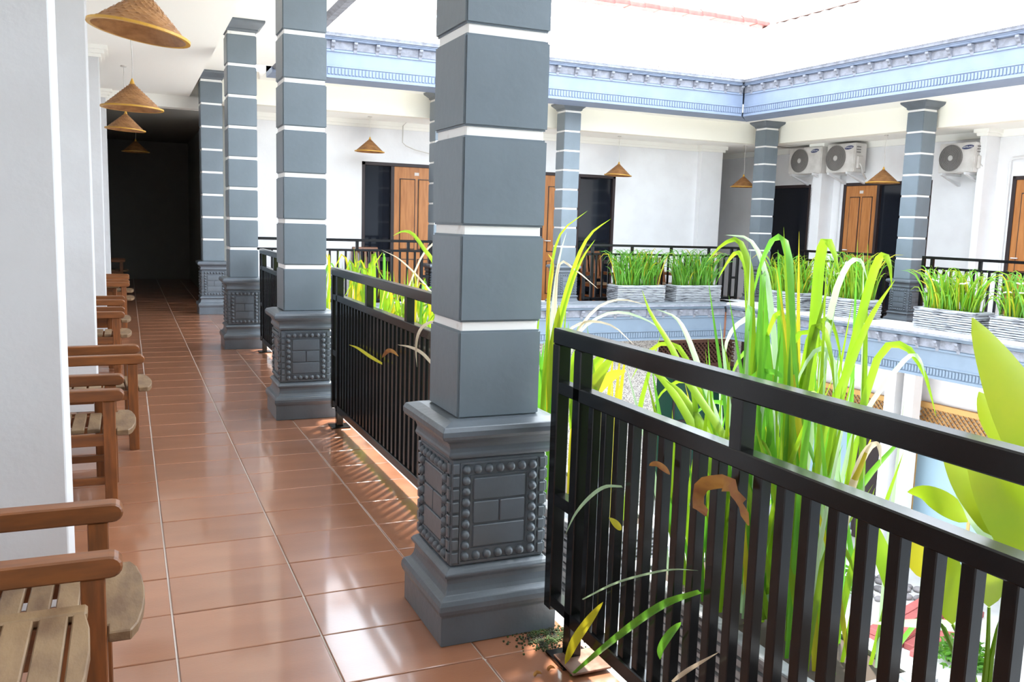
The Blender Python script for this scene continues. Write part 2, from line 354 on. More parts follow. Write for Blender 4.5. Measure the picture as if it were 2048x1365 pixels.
# ================================================================== cornices with corbels
def cornice(name, z, h, x0, x1, y, place, label, depth=0.45, top_mat='cornice_grey', skip=0.0, mitre0=0.0, mitre1=0.0, paint='cornice_blue'):
    """faces local -y; front plane at y; bottom at z"""
    prof = [(0, 0), (-.02, 0), (-.02, .03), (0, .035), (0, .12), (-.012, .128), (-.012, .14), (0, .148), (0, .30 * h / .5), (-.015, .305 * h / .5), (-.015, .325 * h / .5), (0, .33 * h / .5), (0, .43 * h / .5), (-.05, .435 * h / .5), (-.055, .45 * h / .5), (-.07, .455 * h / .5), (-.07, .475 * h / .5), (-.09, .48 * h / .5), (-.09, h), (depth, h), (depth, 0)]
    n = len(prof); vs = []
    for a, mt in ((x0, mitre0), (x1, mitre1)):
        vs += [(a + mt * p[0], y + p[0], z + p[1]) for p in prof]
    m = MB().add(vs, [tuple(range(n))[::-1], tuple(range(n, 2 * n))] + [(i, (i + 1) % n, n + (i + 1) % n, n + i) for i in range(n)])
    r = struct(m.build(name, paint, **place), label)
    k = h / .5
    MB().box(x0, x1, y - .006, y + .01, z + .335 * k, z + .425 * k).build('frieze', 'cornice_grey', r)
    MB().box(x0, x1, y - .093, y + .0, z + h - .004, z + h + .012).build('top_slab', top_mat, r)
    MB().box(x0, x1, y - .094, y + .0, z + h - .03, z + h - .005).build('top_moulding', 'cornice_grey', r)
    d = MB(); step = .042; a = x0 + .02
    while a < x1 - .03: d.box(a, a + .024, y - .014, y, z + .045, z + .115); a += step
    o = d.build('dentils', paint, r); o['kind'] = 'stuff'
    cm = MB().prism([(0, .425 * k), (-.075, .425 * k), (-.075, .40 * k), (-.05, .385 * k), (-.045, .36 * k), (-.02, .345 * k), (-.02, .31 * k), (0, .30 * k)], -.022, .022, 'x')
    cm = cm.mesh('corbel', 'cornice_grey', .004); a = x0 + .16
    while a < x1 - .05: obj('corbel', cm, r, (a, y, z)); a += .272
    return r
cornice('trim_eave_far', 2.90, .50, 1.6, 8.34, 10.78, {}, 'blue grey eave cornice of the far wing with corbels', mitre1=1.0)
cornice('trim_ledge_far', -.40, .53, 1.6, 8.31, 10.85, {}, 'blue grey floor cornice of the far wing under the shaded planters', top_mat='shaded_grey', mitre1=1.0, paint='ledge_blue')
RWQ = dict(loc=RWO, rot=(0, 0, RWT - PI / 2))        # local x runs towards the viewer, local -y faces the courtyard
cornice('trim_eave_right', 2.90, .50, .72, 9.0, .04, RWQ, 'blue grey eave cornice of the opposite wing with corbels', mitre0=-1.0)
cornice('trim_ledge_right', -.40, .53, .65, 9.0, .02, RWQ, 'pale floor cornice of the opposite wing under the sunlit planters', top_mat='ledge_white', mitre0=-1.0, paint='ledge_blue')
# slabs, soffits, beams and ceilings of the two other wings
struct(MB().box(1.2, 11.2, 10.86, 15.0, -.40, -.001).build('floor_far', 'tile'))
struct(MB().box(1.6, 8.6, 10.9, 11.28, 0, .145).build('trim_curb_far', 'shaded_grey'))
struct(MB().box(.03, 3.2, -8.5, .4, -.40, -.002).build('floor_right', 'tile', **RW))
struct(MB().box(.06, .62, -8.5, -.2, 0, .145).build('trim_curb_right', 'ledge_white', **RW))
struct(MB().box(1.6, 8.4, 10.80, 11.86, ZS, ZS + .12).build('ceiling_soffit_far', 'ceiling_cream'))
struct(MB().box(.12, 1.46, -8.5, .36, ZS, ZS + .12).build('ceiling_soffit_right', 'ceiling_cream', **RW))
BB = onb(1437, 285, 1.0)
struct(MB().box(1.0, 9.6, 11.86, 12.02, 2.65, ZS + .1).build('wall_beam_far', 'beam_cream'), 'cream beam under the far eave')
struct(MB().box(1.30, 1.46, -8.5, .36, 2.64, ZS + .1).build('wall_beam_right', 'beam_cream', **RW), 'cream beam under the eave of the opposite wing')
struct(MB().box(1.3, 11.0, 12.02, 15.0, 2.66, 2.8).build('ceiling_far', 'ceiling_cream'))
struct(MB().box(1.46, 3.0, -8.5, .52, 2.66, 2.8).build('ceiling_right', 'ceiling_cream', **RW))
# ------------------------------------------------------------------ far wall with its door units
YW = 12.8
def wall_with_holes(axis_x0, axis_x1, holes, z1, y0, y1):
    m = MB(); x = axis_x0
    for a, b, top in sorted(holes):
        m.box(x, a, y0, y1, 0, z1); m.box(a, b, y0, y1, top, z1); x = b
    return m.box(x, axis_x1, y0, y1, 0, z1)
U1 = (ony(724, 322, YW).x, ony(724, 322, YW).x + 1.24, 2.075); U2 = (ony(1232, 352, YW).x - 1.36, ony(1232, 352, YW).x, 2.07)
XE = ony(1430, 400, YW).x
struct(wall_with_holes(1.1, XE, [U1, U2], 2.72, YW, YW + .2).build('wall_far', 'wall_white'), 'white wall of the far wing with dark windows and orange doors')
p = struct(MB().box(ony(1391, 400, YW).x, XE + .02, YW - .12, YW + .25, 0, 2.66).build('wall_pilaster_far', 'wall_white'))
m = MB()
for e, za, zb in ((.03, 2.56, 2.60), (.06, 2.60, 2.66)): m.box(1.3, XE, YW - e, YW, za, zb); m.box(ony(1391, 400, YW).x - e, XE + .02 + e, YW - .12 - e, YW, za, zb)
struct(m.build('trim_crown_far', 'ceiling_cream'))
RDOOR = []
def door_unit(name, w, h, split, door_side, place, label, leaf_label, plate=True, swing=0.0):
    """local x across, faces -y, origin at lower left of the opening; split = width of the window part"""
    r = struct(obj(name, MB().box(0, .05, -.03, .10, 0, h).box(w - .05, w, -.03, .10, 0, h).box(0, w, -.03, .10, h - .05, h).mesh('frame', 'frame_dark', .004), None, **place), label)
    wx0, wx1, dx0, dx1 = (.05, split, split + .05, w - .05) if door_side > 0 else (w - split, w - .05, .05, w - split - .05)
    mx = split if door_side > 0 else w - split - .05
    MB().box(mx, mx + .05, -.03, .10, 0, h - .05).build('mullion', 'frame_dark', r)
    MB().box(wx0, wx1, .02, .035, .10, h - .05).build('pane', 'glass_dark', r)
    MB().box(wx0, wx1, -.02, .06, .0, .10).box(wx0, wx1, -.005, .06, .62, .68).build('window_rail', 'frame_dark', r)
    if dx1 - dx0 > .2:
        W = dx1 - dx0
        lf = MB().box(0, W, -.01, .03, .01, h - .05).build('door_leaf', 'door_wood', r, (dx0, 0, 0)); lf['label'] = leaf_label
        g = .085
        for a, b in ((g, W / 2 - .02), (W / 2 + .02, W - g)):
            for c, d in ((.12, .66), (.80, h - .22)):
                MB().prism([(a, c), (b, c), (b, d), (a, d)], -.014, -.010, 'y').build('panel_groove', 'frame_dark', lf)
                MB().box(a + .012, b - .012, -.026, -.010, c + .012, d - .012).build('panel', 'door_wood', lf, bevel=.008)
        MB().tube([(W - .05 if door_side > 0 else .05, -.01, .98), (W - .05 if door_side > 0 else .05, -.05, .98), (W - .14 if door_side > 0 else .14, -.05, .98)], .009).build('handle', 'steel_white', lf)
        if plate: MB().box(W / 2 - .035, W / 2 + .035, -.016, -.009, h - .17, h - .125).build('number_plate', 'petal', lf)
    return r
door_unit('door_1', U1[1] - U1[0], U1[2], .44, 1, dict(loc=(U1[0], YW + .03, 0)), 'dark framed window and orange door unit of the far wing, left of the nearest column', 'orange panelled wooden door')
door_unit('door_2', U2[1] - U2[0], U2[2], .66, -1, dict(loc=(U2[0], YW + .03, 0)), 'dark framed window and door unit of the far wing right of the nearest column', 'orange panelled wooden door')
# passage at the inner corner
struct(MB().box(XE - .1, XE + .02, YW + .2, 14.6, 0, 2.7).box(XE, 11.2, 14.6, 14.8, 0, 2.7).build('wall_passage', 'wall_white'), 'shaded walls of the passage at the courtyard corner')
# right wall
BW, BP = 2.25, 1.98
def ry(px): return onb(px, 400, BW).y
def ryp(px): return onb(px, 400, BP).y
units = [(onb(1622, 400, BW).y + .02, onb(1536, 400, BW).y, 2.04), (onb(1862, 400, BW).y, onb(1685, 400, BW).y, 2.04), (onb(2021, 400, BW).y - 1.3, onb(2021, 400, BW).y, 2.05)]
m = MB(); y = -8.5
for a, b, top in sorted(units): m.box(BW, BW + .2, y, a, 0, 2.7); m.box(BW, BW + .2, a, b, top, 2.7); y = b
m.box(BW, BW + .2, y, 3.0, 0, 2.7)
struct(m.build('wall_right', 'wall_white', **RW), 'white wall of the opposite wing with air conditioners and doors')
for px0, px1 in ((1622, 1640), (1948, 1962)):
    a0, a1 = ryp(px0), ryp(px1)
    pl = struct(MB().box(BP, BW + .02, a1, a0, 0, 2.66).build('wall_pilaster_right', 'wall_white', bevel=.004, **RW))
    c = MB()
    for e, za, zb in ((.03, 2.57, 2.61), (.06, 2.61, 2.66)): c.box(BP - e, BW, a1 - e, a0 + e, za, zb)
    c.build('crown', 'ceiling_cream', pl)
struct(MB().box(BW - .04, BW, -8.5, 3, 2.57, 2.66).build('trim_crown_right', 'ceiling_cream', **RW))
lab = ['dark window of the opposite wing behind the corner column', 'dark framed window and orange door left of the opposite column', 'dark framed orange door of the opposite wing at the right picture edge']
for i, (a, b, top) in enumerate(units):
    pl = dict(loc=RWM @ Vector((BW + .03, b, 0)), rot=(0, 0, RWT - PI / 2))
    if i == 0: door_unit('window_1', b - a, top, b - a - .02, 1, pl, lab[0], '', False)
    elif i == 1: door_unit('door_3', b - a, top, b - a - .72, -1, pl, lab[1], 'brown panelled wooden door')
    else: door_unit('door_4', b - a, top, .3, -1, pl, lab[2], 'orange panelled wooden door', False)
# roofs of the two wings with ridge caps
def roof_sheet(name, L, run, rise, place, cut0=0.0, cut1=0.0):
    """pantile field: local x along the eave, local y up the slope; mitred ends"""
    m = MB(); nr = 9; nw = int(L / .075)
    for j in range(nr):
        t0, t1 = j / nr, (j + 1) / nr
        vs = []; keep = []
        for t, dz in ((t0, .035), (t1, .0)):
            for i in range(nw + 1):
                x = i / nw; xa = cut0 * t * run; xb = L - cut1 * t * run
                X = xa + (xb - xa) * x
                vs.append((X, t * run, t * rise + dz + .014 * math.sin(X / .075 * PI)))
        m.add(vs, [(i, i + 1, nw + 2 + i, nw + 1 + i) for i in range(nw)])
    return struct(m.build(name, 'roof', smooth=False, **place))
roof_sheet('roof_far', 9.2, 2.55, 1.52, dict(loc=(-.9, 10.66, 3.40)), 0, 1.0)
roof_sheet('roof_right', 9.5, 2.55, 1.52, dict(loc=RWM @ Vector((-.10, -.82, 3.40)), rot=(0, 0, RWT - PI / 2)), -1.0, 0)
rl = thing('ridge_row', 'row of red ridge tiles on the far roof', 'roof ridge', (0, 13.2, 4.93))
cap = MB().prism([(-.12, -.05), (-.09, .03), (-.03, .07), (.03, .07), (.09, .03), (.12, -.05)], 0, .30, 'x').mesh('ridge_tile', 'ridge', .006)
for k in range(27): obj('ridge_tile', cap, rl, (2.8 + k * .29, 0, random.uniform(-.01, .01)), (0, random.uniform(-.01, .03), 0))
rl2 = thing('ridge_row', 'row of pale ridge tiles on the roof of the opposite wing', 'roof ridge', RWM @ Vector((2.45, 0, 4.93)), RWT - PI / 2)
cap2 = cap.copy(); cap2.materials.clear(); cap2.materials.append(MATS['roof'])
for k in range(30): obj('ridge_tile', cap2, rl2, (-1.3 + k * .29, 0, 0))
# ================================================================== lower storey seen through the grass
struct(MB().box(-2, 20, -8, 22, -3.4, -3.2).build('ground', 'ground'), 'pale paved courtyard ground below')
BL2 = 1.25
struct(MB().box(BL2 + .12, BL2 + .3, -8.5, .65, -3.2, -.4).build('wall_lower_right', 'wall_white', **RW), 'white ground floor wall under the opposite wing')
for (px, lb) in ((1786, 'white ground floor pillar of the opposite wing, left one of the pair'), (1823, 'white ground floor pillar of the opposite wing, right one of the pair')):
    yy = onb(px, 800, 1.0).y
    r = thing('pillar', lb, 'pillar', RWM @ Vector((1.0, yy, -3.2)), RWT, 'paired white pillars of the ground floor')
    MB().box(-.06, .10, -.07, .10, 0, 2.82).build('shaft', 'wall_white', r, bevel=.004)
    MB().box(.10, .16, .1, .16, 0, 2.82).build('shade_strip', 'cornice_grey', r); MB().box(-.09, .13, -.10, .13, 0, .12).build('foot', 'cornice_grey', r)  # grey strip stands in for the shade at the side of the white pillar
def lattice(x0, x1, z0, z1, place, label, bmat, lmat, name='lattice_panel'):
    """faces -y"""
    r = thing(name, label, 'lattice', place['loc'], place['rot'][2] if 'rot' in place else 0)
    MB().box(x0, x1, -.03, .03, z1 - .07, z1).build('top_bar', bmat, r); MB().box(x0, x1, -.03, .03, z0, z0 + .07).build('bottom_bar', bmat, r)
    a = z1 - z0 - .14; m = MB(); x = x0 - a
    for d in (1, -1):
        x = x0 - a if d > 0 else x0
        while x < (x1 if d > 0 else x1 + a):
            xa, xb = x, x + d * a; za, zb = z0 + .07, z1 - .07
            if xa < x0: za += (x0 - xa); xa = x0
            if xa > x1: za += (xa - x1); xa = x1
            if xb > x1: zb -= (xb - x1); xb = x1
            if xb < x0: zb -= (x0 - xb); xb = x0
            w = .016; yo = .008 * d
            if zb - za > .03: m.add([(xa - w, yo - .008, za), (xa + w, yo - .008, za), (xb + w, yo - .008, zb), (xb - w, yo - .008, zb), (xa - w, yo + .008, za), (xa + w, yo + .008, za), (xb + w, yo + .008, zb), (xb - w, yo + .008, zb)], [(0, 1, 2, 3), (7, 6, 5, 4), (0, 4, 5, 1), (1, 5, 6, 2), (2, 6, 7, 3), (3, 7, 4, 0)])
            x += .075
    o = m.build('laths', lmat, r); o['kind'] = 'stuff'
    MB().box(x0, x1, .05, .06, z0, z1).build('backing', 'frame_dark', r)
    return r
q1 = onb(1840, 806, 1.3); q2 = onb(1650, 762, 1.3); q3 = onb(1772, 800, 1.3)
pl = dict(loc=RWM @ Vector((1.33, 0, 0)), rot=(0, 0, RWT - PI / 2))
lattice(-q1.y, -q1.y + 2.6, -1.62, -.97, pl, 'orange wooden lattice right of the paired white pillars', 'beam_orange', 'lattice_orange')
lattice(-q2.y - .9, -q3.y, -1.62, -1.02, pl, 'orange wooden lattice left of the paired white pillars', 'beam_orange', 'lattice_orange')
for x0, x1, lb in ((-q1.y, -q1.y + 2.6, 'pale blue ground floor window right of the paired pillars'), (-q2.y - .9, -q3.y - .42, 'blue ground floor window left of the paired pillars')):
    w = thing('ground_floor_window', lb, 'window', pl['loc'], pl['rot'][2])
    MB().box(x0, x1, -.01, .01, -3.1, -1.62).build('pane', 'glass_blue', w)
    m = MB(); nx = 3
    for i in range(nx + 1):
        xx = x0 + (x1 - x0) * i / nx; m.box(xx - .02, xx + .02, -.025, .02, -3.1, -1.62)
    m.build('window_frame', 'beam_orange' if 'pale' in lb else 'frame_dark', w)
w = thing('ground_floor_door', 'dark ground floor door left of the paired pillars', 'door', pl['loc'], pl['rot'][2])
MB().box(-q3.y - .42, -q3.y - .02, -.02, .02, -3.19, -1.64).build('leaf', 'frame_dark', w, bevel=.004); MB().ball((-q3.y - .36, -.04, -2.2), .03).build('knob', 'steel_white', w)
# far lower storey
YL = 11.6
struct(MB().box(1.6, 9.9, YL + .6, YL + .8, -3.2, -.4).build('wall_lower_far', 'beam_cream'))
x0, x1 = ony(1205, 750, YL).x, ony(1302, 750, YL).x
r = struct(MB().box(x0 - 2.6, x1 - .05, YL - .25, YL, -3.2, -.4).build('wall_speckled', 'speckled'), 'speckled stucco ground floor wall of the far wing')
x2 = ony(1475, 700, YL).x
lattice(ony(1300, 700, YL).x, x2, -1.0, -.52, dict(loc=(0, YL + .1, 0)), 'dark brown lattice under the far floor cornice', 'lattice_brown', 'lattice_brown')
struct(MB().box(x1, x2, YL - .02, YL + .1, -.52, -.40).build('trim_lower_far', 'beam_cream'))
w = thing('ground_floor_window', 'dark green ground floor window under the brown lattice', 'window', (0, YL + .12, 0))
MB().box(x1 + .15, x2, -.01, .01, -3.1, -1.0).build('pane', 'glass_green', w); m = MB()
for i in range(5): xx = x1 + .15 + (x2 - x1 - .15) * i / 4; m.box(xx - .02, xx + .02, -.03, .02, -3.1, -1.0)
m.box(x1 + .15, x2, -.03, .02, -1.9, -1.86).build('window_frame', 'frame_dark', w)
v = thing('louvre_vent', 'small white louvred vent beside the speckled wall', 'vent', (ony(1303, 725, YL).x, YL - .02, -.95), 0)
MB().box(-.11, -.09, -.04, .03, -.12, .12).box(.09, .11, -.04, .03, -.12, .12).box(-.11, .11, -.04, .03, .10, .12).box(-.11, .11, -.04, .03, -.12, -.10).build('vent_frame', 'joint_white', v)
lm = unit_box('joint_white', .19, .03, .012)
for k in range(5): obj('slat', lm, v, (0, -.005, -.07 + .035 * k), (.5, 0, 0))
for px, lb in ((1485, 'speckled stucco pillar under the courtyard corner'),):
    xx = ony(px, 700, YL - .2).x
    r = thing('pillar', lb, 'pillar', (xx, YL - .3, -3.2)); MB().box(-.09, .09, -.09, .09, 0, 2.8).build('shaft', 'speckled', r); MB().box(-.11, -.09, -.09, .0, 0, 2.8).build('edge_strip', 'frame_dark', r)
# courtyard floor things: red steps, pebble bed, shrubs
g = onz(1850, 1240, -3.0)
st = thing('brick_steps', 'low red brick steps on the courtyard ground', 'steps', (g.x - .4, g.y - .3, -3.2), .3)
bk = unit_box('brick_red', .23, .11, .07, .006)
for lvl, n in ((0, 5), (1, 3)):
    for i in range(7):
        for j in range(n): obj('brick', bk, st, (i * .24 + (.12 if j % 2 else 0), j * .12 + lvl * .24, .036 + lvl * .075))
g2 = onz(1690, 1150, -3.2)
# ================================================================== hanging bamboo lamps
def lamp_meshes():
    R, Hh, th = .2, .172, .006
    prof = [(R, 0), (R * .985, .006), (.012, Hh), (.012, Hh - th * 1.8), (R * .97, -.002)]
    m = MB(); n = 40
    m.lathe(prof, n, closed=True)
    sh = m.mesh('shade', 'bamboo', smooth=False)
    rim = MB().lathe([(R + .012, -.003), (R + .012, .008), (R - .006, .008), (R - .006, -.003)], n, closed=True).mesh('rim', 'bamboo_rim')
    w = MB()          # flat bands of the weave, proud of the shade
    for k in range(12):
        t0, t1 = k / 12 + .012, (k + 1) / 12 - .012
        for i in range(n):
            if (i + k) % 2: continue
            a0, a1 = 2 * PI * (i + .04) / n, 2 * PI * (i + .96) / n
            def P(t, a, d): rr = (R * (1 - t) + .012 * t) + d * .6; return (rr * math.cos(a), rr * math.sin(a), Hh * t + d * .8 + .002)
            w.add([P(t0, a0, .001), P(t0, a1, .001), P(t1, a1, .001), P(t1, a0, .001), P((t0 + t1) / 2, (a0 + a1) / 2, .0035)], [(0, 1, 4), (1, 2, 4), (2, 3, 4), (3, 0, 4)])
    wv = w.mesh('weave', 'bamboo')
    tip = MB().lathe([(.014, 0), (.017, .012), (.010, .03), (.004, .045)], 10).mesh('tip', 'bamboo_rim')
    bulb = MB().ball((0, 0, .09), .028, 10, 6).mesh('bulb', 'petal', smooth=True)
    return sh, rim, wv, tip, bulb
LSH, LRIM, LWV, LTIP, LBULB = lamp_meshes()
def lamp(p, scale, tilt, zc, label, group='hanging bamboo lamps'):
    r = thing('pendant_lamp', label, 'lamp', p, 0, group)
    s = obj('shade', LSH, r, None, (0, tilt, 0)); s.scale = (scale,) * 3
    obj('rim', LRIM, s); w = obj('weave', LWV, s); w['kind'] = 'stuff'; obj('tip', LTIP, s, (0, 0, .166)); obj('bulb', LBULB, s)
    ax = .17 * scale * math.sin(tilt); L = zc - p[2]
    pts = [(ax + (0 - ax) * i / 8 + .006 * math.sin(i * .9) * (i < 8), .003 * math.sin(i * 1.7), .19 * scale + (L - .19 * scale) * i / 8) for i in range(9)]
    MB().tube(pts, .0035, 5).build('cord', 'cord_white', r)
    MB().lathe([(.03, L - .012), (.03, L)], 10).build('ceiling_rose', 'cord_white', r)
K = .92; K2 = 1.0165
lamp((.067, 3.927, 1.935), K, .15, ZC, 'nearest and largest bamboo cone lamp, cut by the top edge')
lamp((.057, 6.45, 1.905), K, .02, ZC, 'bamboo cone lamp just below the nearest one in the veranda')
lamp((.017, 9.99, 2.065), K, .05, ZC, 'small bamboo cone lamp at the mouth of the dark hall')
lamp((.16, 14.48, 2.13), K, 0, ZC, 'unlit bamboo cone lamp inside the dark hall')
lamp((3.157, 12.3, 2.175), K2 * .97, .02, 2.66, 'bamboo cone lamp of the far wing left of the nearest column')
lamp((7.18, 12.3, 2.045), K2 * 1.02, .05, 2.66, 'bamboo cone lamp against the white wall of the far wing')
lamp((9.60, 12.25, 1.97), K2, 0, 2.66, 'bamboo cone lamp in the shaded passage beside the corner column')
yl = onb(1765, 366, 1.65)
lamp(RWM @ Vector((1.65, yl.y, yl.z + .0)), K2 * 1.08, .0, 2.66, 'bamboo cone lamp of the opposite wing beside the air conditioner')
# ================================================================== wooden chairs and tables
def rounded_bar(x0, x1, y0, y1, z0, z1, rr):
    """bar along x whose front end (x1) is rounded in the xz plane"""
    zc = (z0 + z1) / 2; hz = (z1 - z0) / 2
    poly = [(x0, z0), (x1 - rr, z0)] + [(x1 - rr + rr * math.sin(a), zc - hz * math.cos(a)) for a in [PI * k / 8 for k in range(1, 8)]] + [(x1 - rr, z1), (x0, z1)]
    return MB().prism(poly, y0, y1, 'y')
def make_chair():
    r = obj('wooden_armchair', None)
    for s in (-1, 1):
        y0, y1 = (s * .185 - .022, s * .185 + .022)
        rounded_bar(-.52, -.025, y0 - .004, y1 + .004, .452, .50, .026).build('armrest', 'teak', r, bevel=.004)
        MB().box(-.108, -.060, y0 + .002, y1 - .002, 0, .452).build('leg', 'teak_leg', r, bevel=.003)
        MB().prism([(-.55, 0), (-.51, 0), (-.47, .33), (-.52, .5), (-.60, .80), (-.63, .80), (-.56, .5), (-.515, .33)], y0 + .004, y1 - .004, 'y').build('leg', 'teak_leg', r, bevel=.003)
        MB().box(-.50, -.06, y0 + .008, y1 - .008, .265, .312).build('side_rail', 'teak', r, bevel=.002)
        MB().box(-.50, -.10, y0 + .012, y1 - .012, .10, .13).build('stretcher', 'teak', r, bevel=.002)
    for x in (-.445, -.385, -.325, -.265, -.205, -.145):
        MB().box(x - .024, x + .024, -.165, .165, .312, .330).build('seat_slat', 'teak_worn', r, bevel=.003)
    # front slat with a bowed edge
    poly = [(-.112, -.163), (-.058, -.163), (-.058, -.205), (-.012, -.205), (.002, -.17), (.013, -.10), (.018, -.03), (.018, .03), (.013, .10), (.002, .17), (-.012, .205), (-.058, .205), (-.058, .163), (-.112, .163)]
    MB().prism(poly, .306, .330, 'z').build('front_slat', 'teak_worn', r, bevel=.003)
    MB().box(-.09, -.068, -.165, .165, .25, .306).build('apron', 'teak', r, bevel=.002)
    def bx(z): return -.50 - (z - .33) * .235
    MB().prism([(bx(.76), .76), (bx(.83), .83), (bx(.83) - .03, .83), (bx(.76) - .03, .76)], -.19, .19, 'y').build('top_rail', 'teak', r, bevel=.006)
    MB().prism([(bx(.38), .38), (bx(.42), .42), (bx(.42) - .025, .42), (bx(.38) - .025, .38)], -.165, .165, 'y').build('back_rail', 'teak', r, bevel=.003)
    sl = MB().prism([(bx(.41) - .004, .41), (bx(.77) - .004, .77), (bx(.77) - .02, .77), (bx(.41) - .02, .41)], -.02, .02, 'y').mesh('back_slat', 'teak_leg', .003)
    for y in (-.135, -.0675, 0, .0675, .135): obj('back_slat', sl, r, (0, y, 0))
    return r
def make_table():
    r = obj('slatted_side_table', None)
    for x in (-.40, -.338, -.276, -.214, -.152): MB().box(x - .026, x + .026, -.17, .17, .402, .420).build('top_slat', 'teak_worn', r, bevel=.003)
    MB().prism([(-.118, -.17), (-.095, -.17), (-.085, -.10), (-.081, 0), (-.085, .10), (-.095, .17), (-.118, .17)], .398, .420, 'z').build('edge_slat', 'teak_worn', r, bevel=.003)
    for s in (-1, 1): MB().box(-.428, -.092, s * .17 if s < 0 else .17, s * .215 if s > 0 else -.215, .400, .421).build('end_board', 'teak_worn', r, bevel=.005) if s > 0 else MB().box(-.428, -.092, -.215, -.17, .400, .421).build('end_board', 'teak_worn', r, bevel=.005)
    lg = MB().box(-.019, .019, -.019, .019, 0, .40).mesh('leg', 'teak_leg', .003)
    for x in (-.40, -.135):
        for y in (-.18, .18): obj('leg', lg, r, (x, y, 0))
    for y in (-.18, .18): MB().box(-.38, -.155, y - .012, y + .012, .35, .398).build('apron', 'teak', r, bevel=.002)
    return r
ch0 = make_chair(); ch0['category'] = 'chair'; ch0['group'] = 'slatted wooden armchairs'
tb0 = make_table(); tb0['category'] = 'table'; tb0['group'] = 'slatted side tables between the chairs'
used = {}
def put(proto, loc, rz, label):
    if proto.name not in used: used[proto.name] = 1; proto.location = loc; proto.rotation_euler = (0, 0, rz); proto['label'] = label; return proto
    return dup(proto, loc, (0, 0, rz), label)
for x, y, rz, lb in ((0, 2.165, 0, 'nearest wooden slatted armchair beside the slatted table, cut by the left edge'),
                     (0.0, 4.09, 0, 'wooden armchair just beyond the nearest white pilaster'),
                     (.085, 5.05, .05, 'wooden armchair standing furthest out, in front of the second white pilaster'),
                     (0.0, 7.22, 0, 'near one of the two wooden armchairs beyond the second white pilaster'),
                     (0.0, 8.20, 0, 'far one of the two wooden armchairs beyond the second white pilaster'),
                     (0.045, 10.25, 0, 'near one of the two small wooden armchairs beyond the third pilaster'),
                     (0.045, 11.25, 0, 'far one of the two small wooden armchairs beyond the third pilaster')):
    put(ch0, (x, y, 0), rz, lb)
put(ch0, (.0, 15.3, 0), 0, 'wooden armchair inside the dark hall')
for y, lb in ((1.70, 'slatted wooden side table in the bottom left corner'), (4.55, 'slatted side table between the two armchairs in front of the second pilaster'), (7.71, 'slatted side table between the armchairs beyond the second pilaster'), (10.74, 'slatted side table between the armchairs beyond the third pilaster')):
    put(tb0, (0, y, 0), 0, lb)
for px, yy, lb in ((752, 12.15, 'slatted armchair behind the far railing beside the orange door'), (1216, 12.2, 'brown slatted armchair behind the left shaded planter'), (1345, 12.2, 'brown slatted armchair behind the gap between the shaded planters')):
    p = ony(px, 520, yy); put(ch0, (p.x, yy, 0), -PI / 2, lb)
p = RWM @ Vector((1.75, onb(1480, 520, 1.75).y if False else -.2, 0)); put(ch0, p, PI + RWT, 'brown armchair in the corner behind the corner column')
